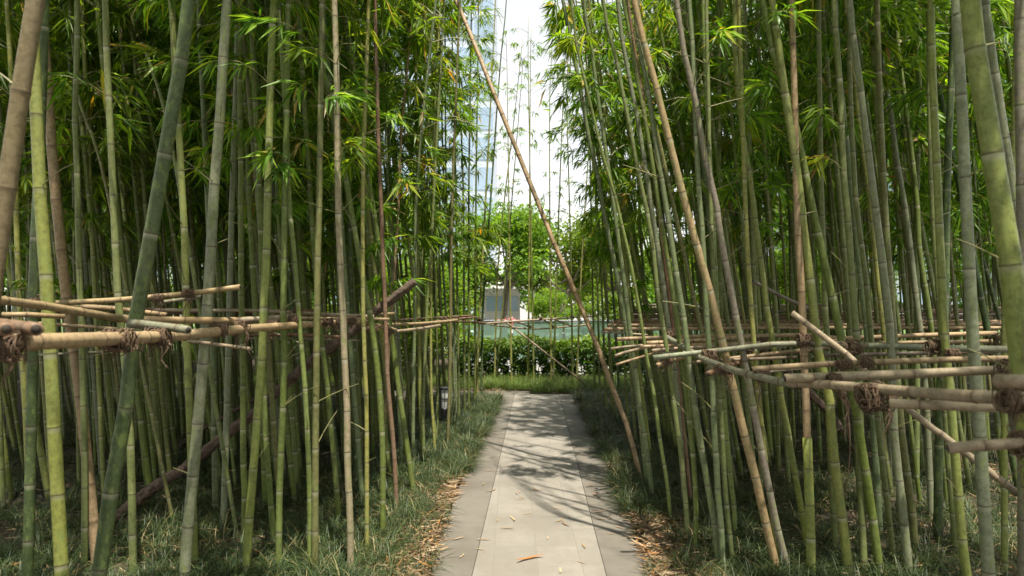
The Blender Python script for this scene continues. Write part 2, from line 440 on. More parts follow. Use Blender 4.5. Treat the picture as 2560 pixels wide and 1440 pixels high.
def leaf_batch(mb, p, d, L, W, droop, val, mat=0, roll=None):
    """Lance-shaped folded leaves, four triangles each."""
    n = len(p); d = norm(d)
    side = np.cross(d, np.array([0, 0, 1.0])); bad = np.linalg.norm(side, axis=1) < 0.05; side[bad] = (1, 0, 0); side = norm(side)
    up = np.cross(side, d)
    if roll is None: roll = RNG.uniform(-0.9, 0.9, n)
    c_, s_ = np.cos(roll)[:, None], np.sin(roll)[:, None]
    side, up = side * c_ + up * s_, up * c_ - side * s_
    L_ = L[:, None]; W_ = W[:, None]
    dz = np.zeros((n, 3)); dz[:, 2] = -(droop * L)
    ctr = p + d * L_ * 0.42 + dz * 0.18 - up * W_ * 0.12
    a = p + d * L_ * 0.36 + side * W_ * 0.5 + dz * 0.14 + up * W_ * 0.12
    b = p + d * L_ * 0.36 - side * W_ * 0.5 + dz * 0.14 + up * W_ * 0.12
    tip = p + d * L_ + dz
    v = np.stack([p, a, ctr, b, tip], axis=1).reshape(-1, 3)
    i = np.arange(n)[:, None] * 5
    t = np.concatenate([i + np.array([0, 2, 1]), i + np.array([0, 3, 2]), i + np.array([1, 2, 4]), i + np.array([2, 3, 4])])
    mb.add(v, t, None, mat, np.repeat(val, 5))

def foliage_mb(npos, ntan, nr, z0, z1=99, dens=1.0, size=1.0, blen=1.0, side=None, clip=None, zfull=None, skip=0.0, stubs=0.0):
    """Twigs and drooping leaf sprays at the nodes above z0. Slot 0 leaf, slot 1 twig."""
    mb = MB()
    for k in range(len(npos)):
        z = npos[k][2]
        if 0.5 < z < max(z0, 3.6) and RNG.random() < stubs:
            for _ in range(RNG.integers(1, 3)):
                az = RNG.uniform(0, 6.28); l = RNG.uniform(0.03, 0.30) ; e = RNG.uniform(0.3, 1.1)
                dv = np.array([math.cos(az) * math.cos(e), math.sin(az) * math.cos(e), math.sin(e)])
                t = np.linspace(0, 1, 4)[:, None]
                tube(mb, npos[k] + dv * (nr[k] * 0.7 + l * t) + np.array([RNG.normal(0, .1), RNG.normal(0, .1), -0.1]) * l * t ** 2, np.linspace(0.0032, 0.0016, 4), 4, 1)
        if z < z0 or z > z1: continue
        if RNG.random() < skip: continue
        nb = RNG.poisson(2.6 * dens * (0.22 if zfull is not None and z < zfull else 1.0))
        grow = min(1.0, 0.45 + (z - z0) * 0.5)
        for _ in range(nb):
            az = RNG.uniform(0, 2 * math.pi)
            if side is not None: az = side + RNG.normal(0, 1.0)
            el = RNG.uniform(0.35, 0.95)
            l = RNG.uniform(0.35, 0.85) * blen * grow
            dr = np.array([math.cos(az) * math.cos(el), math.sin(az) * math.cos(el), math.sin(el)])
            t = np.linspace(0, 1, 5)[:, None]
            br = npos[k] + dr * l * t + np.array([0, 0, -0.55]) * l * t ** 2
            if clip is not None and not clip(br[3]): continue
            tube(mb, br, np.linspace(0.0035, 0.0012, 5), 3, 1, cap=False)
            ns = RNG.integers(2, 6)
            for s in RNG.uniform(0.35, 1.0, ns):
                c = npos[k] + dr * l * s + np.array([0, 0, -0.55]) * l * s ** 2
                if clip is not None and not clip(c): continue
                nl = RNG.integers(4, 9)
                a2 = az + RNG.normal(0, 0.75, nl); e2 = RNG.uniform(-0.95, 0.25, nl)
                d = np.stack([np.cos(a2) * np.cos(e2), np.sin(a2) * np.cos(e2), np.sin(e2)], -1)
                LL = RNG.uniform(0.11, 0.20, nl) * size
                leaf_batch(mb, np.repeat(c[None], nl, 0) + RNG.normal(0, 0.012, (nl, 3)), d, LL, LL * RNG.uniform(0.11, 0.15, nl), RNG.uniform(0.1, 0.5, nl), np.clip(RNG.normal(0.45, 0.27, nl), 0, 1) if RNG.random() > 0.03 else RNG.uniform(0.85, 1.0, nl))
    return mb

def open_gap(w):
    """The gap kept open above the path: False for most sprays that would hang into it."""
    x, y, z = w
    if y < -6 or y > 13.4: return True
    c = 0.04 + 0.035 * y
    yg = y + 0.30 * z
    hw = 0.78 if yg < 8.5 else 1.5
    if 3.3 < yg < 14.6 and abs(x - 0.10 * z - (0.06 + 0.035 * yg)) < hw:
        if z > 1.7 + 0.42 * max(y, 0.5): return RNG.random() < 0.05
        if yg > 9.5 and z > 2.6 and RNG.random() < 0.45: return False
    lo = 0.95 if y < 7.0 else max(0.4, 0.95 - 0.2 * (y - 7.0))
    hi = (0.95 if z < 4.0 else 0.6) if y < 5.0 else (0.05 if z > 3.1 else max(0.4, 0.95 - 0.6 * (y - 5.0)))
    if y > 11.9: return True
    if y > 9.3: hi = 0.12 if z > 3.2 else 0.8; lo = 0.55
    return x < c - lo or x > c + hi or RNG.random() < 0.04

C = dict(yg=(0.24, 0.265, 0.065), yl=(0.32, 0.31, 0.085), g=(0.125, 0.165, 0.03), dg=(0.05, 0.085, 0.028), gg=(0.185, 0.21, 0.075), bg=(0.15, 0.19, 0.095),
         gr=(0.22, 0.23, 0.16), tan=(0.40, 0.28, 0.155), br=(0.22, 0.12, 0.07), mv=(0.24, 0.195, 0.165), ol=(0.17, 0.16, 0.06), og=(0.37, 0.25, 0.135), pk=(0.36, 0.28, 0.195), tb=(0.21, 0.165, 0.08), lm=(0.21, 0.27, 0.07))

GREENS = None
def jitcol(c, a=0.10):
    k = 1 + random.uniform(-a, a)
    return tuple(max(0.01, x * k * (1 + random.uniform(-a / 2, a / 2))) for x in c) + (1.0,)

def hero(pts, w, d, col, label, zf=None, height=8.8, lean=0.0, dens=1.0, leaves=True, snap=False, group=None, dry=None, inter=None, size=1.0, cat="bamboo", name="bamboo_culm", r_top=0.35, dy=0.0):
    """A culm whose line in the picture is known: unprojected at its own depth d, grown down to the soil and up to full height."""
    w3 = [P(x, y, d) for x, y in pts][::-1]           # bottom to top
    for q in w3: q[1] += lean * q[2] + dy
    w3 = [np.array([q[0] * (q[1] / d), q[1], EYE + (q[2] - EYE) * (q[1] / d)]) for q in w3]
    a, b = w3[0], w3[1]
    if a[2] > 0.0:
        t = a[2] + 0.02; dirv = (a - b) / max(1e-6, (b[2] - a[2])); w3.insert(0, a + dirv * t)
    else:
        w3[0] = a.copy(); 
        if len(w3) > 1 and w3[0][2] < -0.05: w3[0] = w3[1] + (w3[0] - w3[1]) * ((w3[1][2] + 0.03) / (w3[1][2] - w3[0][2]))
    base_x = w3[0][0]
    if base_x > 0.5 and height > 8: height = 6.4
    if not snap:
        top = w3[-1]; dirv = norm((top - w3[-2])[None])[0]
        z = top[2]
        while z < height:
            dirv = norm((dirv + np.array([RNG.normal(0, 0.02), RNG.normal(0, 0.02), -0.012 * (z / 4)]))[None])[0]
            if base_x > 0.5: dirv[0] = dirv[0] * 0.55 + 0.035
            top = top + dirv * 0.8; w3.append(top); z = top[2]
            if len(w3) > 40: break
    base = w3[0].copy(); w3 = [q - base for q in w3]
    r0 = w * d / F / 2
    it = inter or (0.11 + 4.6 * 2 * r0)
    root = empty(name, base)
    tag(root, label, cat, group or "bamboo culms lining the path")
    mb, npos, ntan, nr = stem_mesh(w3, r0 * 1.04, r0 * (0.8 if snap else r_top), it, 14 if w > 16 else 10)
    st = mb.build("stem", M_CULM if dry is None else M_DRY, root); st.color = jitcol(C[col], 0.05)
    if leaves:
        zf = zf if zf is not None else (3.5 if d < 4.4 else 2.7)
        fm = foliage_mb(npos, ntan, nr, 2.3 if 3.7 < d < 4.7 else zf, dens=dens, size=size, zfull=zf, skip=0.25 if d > 11.2 else 0.1, stubs=0.3 if d < 4.7 else 0.0, clip=lambda c: open_gap(base + c))
        if fm.n: fm.build("foliage", [M_LEAF, M_TWIG], root, smooth=False)
    else:
        # a few bare twigs
        fm = MB()
    return root

GL = "culms along the left edge of the path"; GR = "culms along the right edge of the path"
HERO_XY = []
def H(*a, **k):
    o = hero(*a, **k); HERO_XY.append((o.location.x, o.location.y)); return o

# --- left grove, one by one
H([(89,0),(50,245),(14,490),(-20,720),(-90,1300)], 45, 2.3, 'tb', "thick tan culm leaning out of the frame, nearest the two hollow tube ends", group=GL, dry=True, inter=0.36)
H([(78,0),(90,253),(100,480),(117,713),(133,1018),(155,1440)], 31, 3.2, 'yg', "bright yellow-green culm beside the brownish dry one, clear white rings", group=GL)
H([(112,0),(107,170),(95,480),(84,703),(79,1020),(72,1337),(68,1440)], 24, 3.6, 'dg', "dark mossy culm overlapped by the bright yellow-green one at far left", group=GL)
H([(105,0),(118,200),(137,463),(167,747),(197,960),(222,1193),(240,1380)], 25, 4.0, 'tan', "dry pinkish brown culm between the yellow-green and the big leaning green culm", group=GL, dry=True, inter=0.30)
H([(475,0),(470,57),(428,290),(390,517),(348,747),(323,913),(320,987),(278,1225),(248,1440)], 36, 3.0, 'dg', "biggest dark green culm, leaning to the right, lashed behind the front rail", group=GL, inter=0.39)
H([(568,0),(563,50),(552,263),(535,480),(523,703),(507,917),(488,1133),(468,1340),(462,1440)], 27, 3.8, 'gr', "pale grey culm blotched with green moss, next to the big leaning one", group=GL, inter=0.36)
H([(428,0),(432,48),(435,133),(448,333),(455,473),(462,605),(468,873),(473,1007),(485,1347),(486,1440)], 18, 3.95, 'yg', "slim yellow-green culm between the biggest dark culm and the mossy grey one", group=GL)
H([(263,0),(268,163),(280,413),(295,740),(318,960),(328,1160),(333,1440)], 18, 3.9, 'gg', "grey-green culm passing behind the biggest dark green culm", group=GL)
H([(193,0),(192,157),(187,280),(192,403),(197,640),(206,900),(212,1220),(210,1440)], 15, 3.95, 'gg', "upright grey-green culm just right of the dry pinkish one", group=GL)
H([(353,107),(372,150),(412,275),(440,420),(470,600)], 10, 4.6, 'gg', "broken-off pale culm with a forked stub behind the biggest culm", group=GL, snap=True, leaves=False)
H([(197,240),(212,300),(235,348),(262,450),(300,640)], 9, 4.8, 'ol', "snapped brownish olive culm leaning left in the dark foliage", group=GL, snap=True, leaves=False)
H([(602,0),(600,267),(602,387),(603,513),(603,730),(608,930),(608,1140),(612,1227),(610,1350)], 15, 4.5, 'g', "straight dark green culm crossing the pointed rail tip", group=GL)
H([(610,0),(615,250),(625,527),(635,713),(650,960),(664,1250)], 15, 5.2, 'g', "green culm partly hidden behind the one at the pointed rail tip", group=GL)
H([(685,0),(677,150),(675,293),(670,440),(668,593),(660,743),(655,893),(643,1047),(632,1190),(621,1330),(615,1440)], 20, 3.9, 'yg', "brightest yellow-green culm, sunlit, in front of the bark prop", group=GL, inter=0.33)
H([(720,17),(717,267),(712,480),(710,670),(708,820),(710,910),(707,1030),(702,1147),(698,1262),(697,1440)], 16, 3.93, 'g', "green culm with moss on its lower half, right of the brightest one", group=GL)
H([(655,700),(660,960),(662,1053),(668,1133),(673,1203),(685,1357)], 14, 4.4, 'g', "green culm bending right close behind the brightest culm", group=GL)
H([(715,300),(723,507),(732,590),(740,687),(752,847),(762,960),(771,1140),(775,1293),(774,1410)], 12.5, 4.0, 'lm', "slim lime-green culm with a bright lower half behind the front rail", group=GL)
H([(805,33),(800,367),(802,243),(798,513),(795,623),(793,747),(790,1010),(788,1127),(790,1237),(788,1440)][:1] + [(802,243),(800,367),(798,513),(795,623),(793,747),(790,1010),(788,1237),(788,1440)], 16.5, 3.9, 'ol', "straight brownish olive culm left of the pale pinkish one", group=GL)
H([(790,700),(805,860),(818,960),(825,1053),(832,1110),(837,1173),(842,1227),(847,1320)], 13, 4.77, 'g', "green culm with its foot in the lilyturf beside the olive one", group=GL)
H([(837,33),(842,237),(843,350),(845,480),(847,577),(852,687),(857,780),(862,910),(867,960),(868,1107),(870,1200),(875,1280),(877,1440)], 16.5, 3.9, 'pk', "pale pinkish grey culm with lavender rings, olive at the foot", group=GL)
H([(773,33),(783,67),(823,243),(843,333),(863,437),(880,537),(893,613),(907,693),(923,773),(933,840),(940,893),(948,970),(957,1123),(957,1193),(957,1343)], 14.5, 4.57, 'g', "green culm that leans far left above and stands straight at the foot", group=GL)
H([(922,0),(918,110),(915,200),(912,293),(908,390),(907,593),(907,693),(908,780),(912,910),(915,960),(917,1087),(917,1257),(918,1390)], 11, 4.2, 'yl', "pale straw-green slender culm left of the brown dead one", group=GL)
H([(937,0),(940,127),(943,220),(945,310),(948,400),(955,577),(958,667),(962,740),(965,833),(970,960),(980,1067),(985,1130),(988,1187),(993,1290)], 11, 5.04, 'br', "reddish brown dead culm standing where the bark prop crosses the rail", group=GL, dry=True, inter=0.24)
H([(1037,0),(1017,180),(1003,340),(993,573),(978,790),(965,1000),(958,1150)], 7.5, 6.3, 'og', "thin orange-tan dry culm leaning right, above the prop", group=GL, dry=True, inter=0.27)
H([(863,0),(870,200),(872,333),(873,467),(875,590),(880,747),(887,880),(890,1057),(890,1157),(892,1215)], 9.5, 5.85, 'dg', "thin very dark culm behind the pale pinkish one", group=GL)
H([(1090,0),(1070,167),(1057,300),(1047,400),(1040,513),(1038,640),(1037,767),(1035,913),(1033,1057),(1033,1203)], 9, 6.0, 'bg', "blue-green culm carrying big drooping leaf clumps over the prop end", group=GL, zf=2.0, dens=1.6, size=1.15)
H([(1085,150),(1067,480),(1057,613),(1047,747),(1020,960),(1015,1063),(1014,1100)], 6.5, 7.7, 'gg', "thin culm slanting right behind the leafy blue-green one", group=GL, dens=1.2, zf=2.2)
H([(1100,200),(1085,480),(1080,580),(1070,713),(1060,960),(1058,1027),(1060,1167)], 8, 6.5, 'gg', "grey-green culm with closely spaced rings beyond the prop end", group=GL, zf=2.4, dens=1.2)
H([(1085,300),(1082,480),(1078,680),(1078,960),(1085,1087),(1087,1140)], 7, 6.97, 'yl', "yellow slender culm in line with the nearer black lantern", group=GL, zf=2.4)
H([(1090,200),(1085,613),(1090,713),(1093,960),(1093,1103)], 6, 7.7, 'gg', "slender culm just left of the nearer black lantern", group=GL)
for (pts, d, c, lab) in (
    ([(1085,0),(1099,513),(1108,680),(1127,960),(1128,1077)], 8.3, 'bg', "blue-grey culm standing in front of the nearer lantern"),
    ([(1098,0),(1110,480),(1118,580),(1128,747),(1136,960),(1136,1073)], 8.4, 'bg', "grey culm at the right side of the nearer lantern"),
    ([(1112,0),(1115,480),(1123,563),(1133,713),(1140,960),(1140,1063)], 8.6, 'bg', "second grey culm to the right of the nearer lantern"),
    ([(1128,0),(1140,480),(1143,713),(1147,960),(1148,1053)], 8.9, 'gg', "third grey-green culm to the right of the nearer lantern"),
    ([(1145,100),(1158,480),(1160,760),(1162,1047)], 9.1, 'gg', "grey-green culm midway from lantern to the far end of the bed"),
    ([(1178,60),(1172,480),(1172,800),(1172,1037)], 9.4, 'g', "green culm fourth from the end of the left row"),
    ([(1196,30),(1190,480),(1188,800),(1187,1012)], 10.3, 'g', "green culm third from the end of the left row"),
    ([(1232,150),(1215,480),(1196,850),(1193,993)], 10.9, 'yl', "yellowish culm second from the end of the left row"),
    ([(1250,170),(1228,480),(1208,760),(1204,985)], 11.0, 'dg', "dark last culm at the path corner of the left row")):
    H(pts, 6.2, d, c, lab, group=GL, zf=2.0, dens=1.1, size=1.1, height=6.4)

# --- far row between path end and hedge
FR = "thin culms in the row before the hedge"
for (pts, c, lab) in (
    ([(1285,300),(1247,640),(1236,956)], 'yl', "yellow thin culm at the left end of the row before the hedge"),
    ([(1300,250),(1268,640),(1240,955)], 'gg', "thin culm crossing the first one in the row before the hedge"),
    ([(1268,200),(1274,640),(1279,967)], 'yl', "yellow thin culm second from the left before the hedge"),
    ([(1326,180),(1323,640),(1320,961)], 'yl', "yellow culm left one of the close pair before the hedge middle"),
    ([(1322,260),(1329,640),(1335,965)], 'yg', "green culm right one of the close pair before the hedge middle"),
    ([(1374,280),(1375,640),(1378,965)], 'yl', "straight yellow culm where the slanting pale pole passes the rail tie"),
    ([(1408,240),(1393,640),(1383,964)], 'yg', "green culm leaning right beside the straight yellow one before the hedge"),
    ([(1418,300),(1427,640),(1432,970)], 'yg', "green culm at the right end of the row before the hedge"),
    ([(1475,330),(1455,640),(1441,968)], 'yl', "yellow culm leaning behind the long tan pole, last before the hedge")):
    b = pts[-1]; d = EYE * F / (b[1] - HZ)
    H(pts, 5.0, d, c, lab, group=FR, zf=2.7, dens=1.0, height=6.2, size=0.8, r_top=0.25)

# --- right grove, one by one
H([(1585,0),(1602,78),(1633,188),(1663,310),(1695,437),(1727,563),(1765,692),(1797,820),(1828,947),(1858,1075),(1890,1198),(1917,1318),(1943,1425)], 20.5, 3.95, 'tan', "pinkish tan culm leaning strongly left with dark rings", group=GR, dens=0.6, inter=0.30)
H([(1703,90),(1733,217),(1760,383),(1788,480),(1798,573),(1822,697),(1847,830),(1870,947),(1895,1083),(1918,1198),(1940,1307),(1963,1398),(1973,1440)], 17, 3.93, 'mv', "mauve-grey culm leaning left, close behind the pinkish tan one", group=GR, inter=0.29, dens=0.6)
H([(1590,50),(1607,150),(1620,223),(1632,310),(1647,400),(1660,480),(1675,580),(1690,678),(1707,780),(1718,863),(1732,977),(1747,1077),(1762,1167),(1775,1247),(1787,1317),(1793,1377),(1798,1440)], 15, 4.0, 'bg', "bluish green culm running beside the pinkish tan one", group=GR, dens=0.7)
H([(1837,33),(1840,170),(1848,247),(1855,320),(1863,380),(1882,483),(1892,587),(1907,680),(1918,777),(1930,840),(1953,993),(1965,1045),(1977,1127),(1990,1200),(2002,1267),(2013,1327),(2018,1377)], 14.5, 4.25, 'yg', "yellow-green culm rotted brown and black near its foot", group=GR)
H([(1848,0),(1853,177),(1862,477),(1873,697),(1888,897),(1905,1080),(1945,1400)], 13, 4.15, 'yl', "pale yellow culm just left of the rotted yellow-green one", group=GR)
H([(1928,0),(1937,50),(1960,217),(1987,387),(2003,480),(2007,558),(2030,735),(2050,910),(2073,977),(2077,1080),(2097,1230),(2115,1373),(2123,1440)], 23, 3.9, 'yg', "stout olive-yellow culm leaning left in front of the tan dead one", group=GR, inter=0.36, dens=0.6)
H([(1907,0),(1925,93),(1950,200),(1993,317),(2013,433),(2022,480),(2048,597),(2073,713),(2087,767),(2102,847),(2133,983),(2150,1093),(2173,1238),(2193,1383),(2200,1440)], 21, 3.92, 'g', "stout green culm crossing behind the olive-yellow one", group=GR, inter=0.36, dens=0.6)
dead = H([(1980,0),(1983,133),(1987,257),(1992,513),(1998,630),(2005,747),(2008,847),(2012,930),(2018,1090),(2022,1213),(2026,1330),(2028,1440)], 19, 3.9, 'tan', "upright tan dead culm with a split sheath over a green foot", group=GR, dry=True, leaves=False, inter=0.34)
mbg, *_ = stem_mesh([P(2028,1440,3.9) - np.array(dead.location) + np.array([0, 0, -0.04]), P(2026,1330,3.9) - np.array(dead.location), P(2018,1094,3.9) - np.array(dead.location)], 0.0265, 0.0255, 0.24, 14)
gf = mbg.build("green_foot", M_CULM, dead); gf.color = (*C['yg'], 1); gf["label"] = "green living foot below the tan sheath"
H([(2085,20),(2092,100),(2098,182),(2105,343),(2112,480),(2117,500),(2127,653),(2138,807),(2142,853),(2150,1040),(2153,1220),(2157,1340),(2160,1440)], 17.5, 3.95, 'gg', "mottled grey-green culm with a dry twig bending over the rails", group=GR)
H([(2123,0),(2138,125),(2162,307),(2177,433),(2183,480),(2207,663),(2225,823),(2232,990),(2237,1113),(2252,1240),(2265,1360),(2273,1440)], 20, 3.9, 'gr', "broad grey culm with a forked twig near the top of view", group=GR, inter=0.32)
H([(2112,0),(2133,167),(2150,333),(2172,480),(2193,693),(2207,813),(2225,1000),(2245,1200)], 11, 4.7, 'yl', "thin pale culm peeping out left of the broad grey one", group=GR)
H([(2140,500),(2165,700),(2193,1033),(2205,1150),(2217,1250),(2228,1347),(2238,1430)], 14, 4.05, 'gg', "pale green culm below the hanging rope tassel", group=GR)
H([(2192,0),(2210,480),(2228,750),(2250,1037),(2260,1130),(2278,1263),(2290,1390),(2295,1440)], 18, 4.2, 'ol', "olive culm right of the broad grey one below the rails", group=GR)
H([(2327,0),(2330,132),(2335,270),(2342,415),(2348,563),(2355,713),(2362,840),(2380,1043),(2387,1133),(2398,1263),(2408,1378),(2417,1440)], 21, 3.7, 'yg', "pale culm patched with yellow lichen, upright", group=GR, inter=0.31)
H([(2330,500),(2350,800),(2363,1043),(2370,1163),(2380,1263),(2388,1370)], 13, 4.25, 'gg', "thin culm touching the lichen-patched one below the rails", group=GR)
H([(2385,0),(2377,233),(2367,473),(2362,760),(2350,1000),(2345,1300),(2352,1440)], 20, 4.5, 'dg', "dark shaded culm behind the lichen-patched one", group=GR)
H([(2392,0),(2393,52),(2403,250),(2413,457),(2423,667),(2432,847),(2445,993),(2450,1093),(2462,1300),(2472,1440)], 29, 3.0, 'gr', "thick grey culm standing upright before the slanting brace", group=GR, inter=0.37)
H([(2423,0),(2467,277),(2495,480),(2515,573),(2537,747),(2550,880),(2585,1200),(2610,1440)], 54, 2.2, 'yg', "thickest yellow-green culm, blurred and close, sloping out at the right", group=GR, inter=0.37)
H([(2463,0),(2497,243),(2533,480),(2570,720),(2640,1300)], 23, 3.4, 'gr', "dark grey culm slanting behind the thickest yellow-green one", group=GR)
H([(2550,0),(2553,300),(2556,480),(2560,960),(2562,1440)], 30, 3.0, 'mv', "dark purplish culm cut by the right edge", group=GR)
H([(2545,0),(2537,200),(2530,480),(2512,780),(2510,1100),(2512,1440)], 15, 3.95, 'yg', "yellow-green culm mostly hidden behind the thickest one", group=GR)
H([(2187,33),(2207,167),(2225,267),(2240,390),(2257,480),(2270,577),(2282,670),(2292,763),(2298,803),(2315,1000),(2328,1280)], 15, 4.9, 'gr', "grey culm leaning left with dark gaps round it", group=GR)
H([(2240,60),(2262,250),(2290,480),(2300,643),(2323,780),(2345,1000),(2365,1220)], 14, 5.2, 'g', "shaded green culm slanting parallel to the grey leaning one", group=GR)
H([(2090,60),(2110,300),(2135,520),(2150,680),(2165,800),(2180,1000),(2197,1300)], 17, 4.6, 'bg', "grey-green culm seen between the mottled and the broad grey ones", group=GR)
H([(2047,0),(2048,133),(2050,300),(2053,480),(2057,580),(2063,770),(2068,860),(2072,1050),(2080,1210),(2085,1303),(2090,1390)], 15, 4.25, 'gg', "straight pale culm just right of the stout olive-yellow one", group=GR)
H([(2055,0),(2070,180),(2077,277),(2087,377),(2105,560),(2130,900),(2150,1250)], 14, 5.3, 'gg', "light culm leaning left behind the straight pale one", group=GR)
H([(1460,0),(1480,133),(1493,233),(1507,327),(1515,383),(1530,480),(1547,607),(1562,713),(1573,813),(1583,880),(1592,960),(1603,1040),(1620,1150),(1632,1252)], 12, 5.42, 'bg', "blue-green culm at the path side of the tied pair", group=GR, zf=2.3, dens=1.5)
H([(1405,0),(1415,40),(1440,167),(1460,277),(1475,357),(1493,433),(1502,480),(1508,523),(1525,603),(1543,693),(1558,780),(1567,830),(1580,900),(1597,1010),(1610,1127),(1620,1225)], 13, 5.7, 'bg', "blue-green culm nearest the path, leaning left into the sky gap", group=GR, zf=2.2, dens=1.6, size=1.05)
H([(1440,100),(1467,220),(1505,380),(1535,480),(1555,563),(1573,640),(1592,740),(1607,830),(1620,913),(1630,960),(1640,1023),(1653,1120),(1667,1200),(1675,1280),(1677,1310)], 9, 4.88, 'lm', "thin lime-green culm in front of the tied pair", group=GR)
H([(1510,17),(1537,133),(1557,233),(1573,310),(1587,383),(1603,467),(1610,480),(1623,563),(1632,613),(1637,663),(1648,763),(1657,813),(1680,960),(1688,1043),(1703,1127),(1708,1187),(1717,1293),(1718,1353)], 12, 4.5, 'gg', "grey-green culm standing before the split rail ends", group=GR)
H([(1560,17),(1573,77),(1590,183),(1603,250),(1613,300),(1627,383),(1640,467),(1643,480),(1660,600),(1677,697),(1690,787),(1697,843),(1713,960),(1723,1053),(1732,1133),(1737,1200),(1740,1273),(1738,1390)], 12, 4.27, 'g', "green culm with a mossy lower half by the curved rail end", group=GR)
H([(1550,60),(1590,277),(1603,350),(1623,480),(1635,560),(1648,647),(1660,727),(1672,820),(1690,950),(1705,1150),(1713,1272)], 14, 5.2, 'gr', "grey culm leaning left with a bare twig stub", group=GR)
H([(1723,0),(1730,100),(1735,233),(1743,383),(1747,480),(1750,490),(1757,603),(1762,687),(1768,813),(1773,867),(1780,960),(1783,1000),(1785,1087),(1792,1163),(1795,1240),(1802,1307),(1805,1370),(1810,1440)], 14.5, 3.95, 'bg', "upright grey-green culm between the bluish and the pinkish leaning ones", group=GR)
H([(1767,0),(1768,100),(1770,213),(1772,283),(1773,367),(1775,443),(1778,557),(1783,670),(1787,747),(1793,863),(1797,960),(1802,1013),(1807,1120),(1813,1223),(1823,1323),(1832,1413)], 12, 4.0, 'gg', "straight slender culm with a leafy twig across the pinkish leaning one", group=GR)
H([(1758,0),(1765,200),(1780,480),(1795,800),(1810,993),(1813,1057),(1820,1133),(1827,1203),(1835,1270),(1838,1345)], 11.5, 4.55, 'lm', "bright lime culm low down beside the pinkish leaning one", group=GR)
H([(1570,0),(1600,200),(1640,480),(1680,800),(1697,960),(1707,1060),(1715,1127),(1723,1210),(1730,1272)], 9, 5.2, 'br', "thin reddish brown dead culm among green ones", group=GR, dry=True, leaves=False)

for (pts, w, d, c, lab) in (
    ([(1470,100),(1480,640),(1487,985)], 5.5, 11.5, 'g', "last dark culm of the right row, by the hedge corner"),
    ([(1478,60),(1492,640),(1500,1010)], 5.5, 10.4, 'gg', "culm second from the hedge end of the right row"),
    ([(1455,0),(1500,640),(1515,1030)], 6, 9.7, 'g', "culm third from the hedge end of the right row"),
    ([(1470,0),(1512,640),(1530,1037)], 6, 9.45, 'yg', "yellowish culm fourth from the hedge end of the right row"),
    ([(1440,0),(1505,640),(1540,1055)], 6, 8.9, 'gg', "culm fifth from the hedge end of the right row"),
    ([(1455,0),(1525,640),(1552,1065)], 6.5, 8.6, 'dg', "dark culm just behind the foot of the long leaning pole"),
    ([(1425,0),(1535,640),(1575,1100)], 7, 7.76, 'g', "green leafy culm between leaning pole and blue-green one"),
    ([(1470,0),(1550,640),(1590,1110)], 7, 7.5, 'gg', "grey-green culm rising right where the leaning pole meets the grass")):
    H(pts, w, d, c, lab, group=GR, zf=2.0, dens=1.5, size=1.0, height=7.0)

# the long pole leaning over the path
def rail(pts, w0, w1, label, col='tan', name="bamboo_rail", cat="bamboo pole", group=None, inter=0.27, hollow=True, mat=None, sag=0.0, sides=10):
    """A cut dry pole through 3-D points given as (px, py, depth)."""
    w3 = [P(x, y, d) for x, y, d in pts]
    base = w3[0].copy(); q = [v - base for v in w3]
    r0 = w0 * pts[0][2] / F / 2; r1 = w1 * pts[-1][2] / F / 2
    c = catmull(q, 6); s = arc(c); L = s[-1]
    mb, npos, nt_, nr = stem_mesh(q, r0, r1, inter, sides, rbase=1.0, knob=1.14)
    if hollow:
        for end in (0, 1):
            x = 0.0 if end == 0 else L
            p0 = at_len(c, s, np.array([x]))[0]; p1 = at_len(c, s, np.array([0.05 if end == 0 else L - 0.05]))[0]
            t = norm((p0 - p1)[None])[0]; r = (r0 if end == 0 else r1)
            tube(mb, np.stack([p0 + t * 0.002, p0 + t * 0.0005]), [r * 0.70, r * 0.70], sides, 1)
    o = mb.build(name, [mat or M_DRY, M_HOLLOW], None, loc=base); o.color = jitcol(C[col], 0.06)
    tag(o, label, cat, group); return o

rail([(1603,1205,5.98),(1590,1147,6.0),(1565,1057,6.02),(1528,960,6.05),(1490,857,6.15),(1440,737,6.25),(1385,607,6.35),(1355,532,6.45),(1300,395,6.6),(1242,252,6.8),(1190,120,7.1),(1140,0,7.4),(1090,-110,7.7)], 12.5, 10, "long orange-tan pole leaning across the gap above the path", 'og', "leaning_pole", "bamboo pole", inter=0.25)
rail([(1258,800,12.3),(1310,840,12.2),(1378,893,12.1),(1485,976,12.0)], 4.6, 4.6, "pale pole slanting down in front of the hedge to the grass", 'pk', "leaning_pole", "bamboo pole")

# ------------------------------------------------------------------ rails
RL = "poles of the left railing"; RR = "poles of the right railing"
rail([(28,857,1.95),(200,850,2.25),(333,845,2.6),(467,837,3.0),(600,823,3.5),(740,813,4.0),(810,808,4.3),(915,803,4.9)], 45, 12, "long thick front pole of the left railing, lashed to the culms", 'tan', group=RL, inter=0.30)
rail([(-30,742,2.35),(0,750,2.4),(133,768,2.75),(300,797,3.2)], 22, 20, "weathered pole sloping down to the biggest dark culm", 'tan', group=RL)
rail([(292,796,3.22),(400,800,3.4),(500,801,3.6),(590,801,3.8)], 19, 16, "pole ending in the long dark lashing just above the front pole", 'tan', group=RL)
rail([(325,808,2.95),(400,815,2.85),(470,825,2.75)], 21, 21, "short hollow pole with an open end above the front pole", 'gr', group=RL)
rail([(137,758,3.7),(250,753,3.7),(367,744,3.7),(480,733,3.7),(600,717,3.7)], 14, 13, "upper pole with a sharp slanted tip pointing to the right", 'tan', group=RL)
rail([(395,757,3.8),(450,750,3.8),(503,742,3.8)], 10, 10, "short thin pole tucked under the sharp-tipped one", 'gr', group=RL)
rail([(140,763,3.95),(280,771,3.95),(417,787,3.95)], 14, 11, "pole behind the biggest dark culm with a split end", 'tan', group=RL)
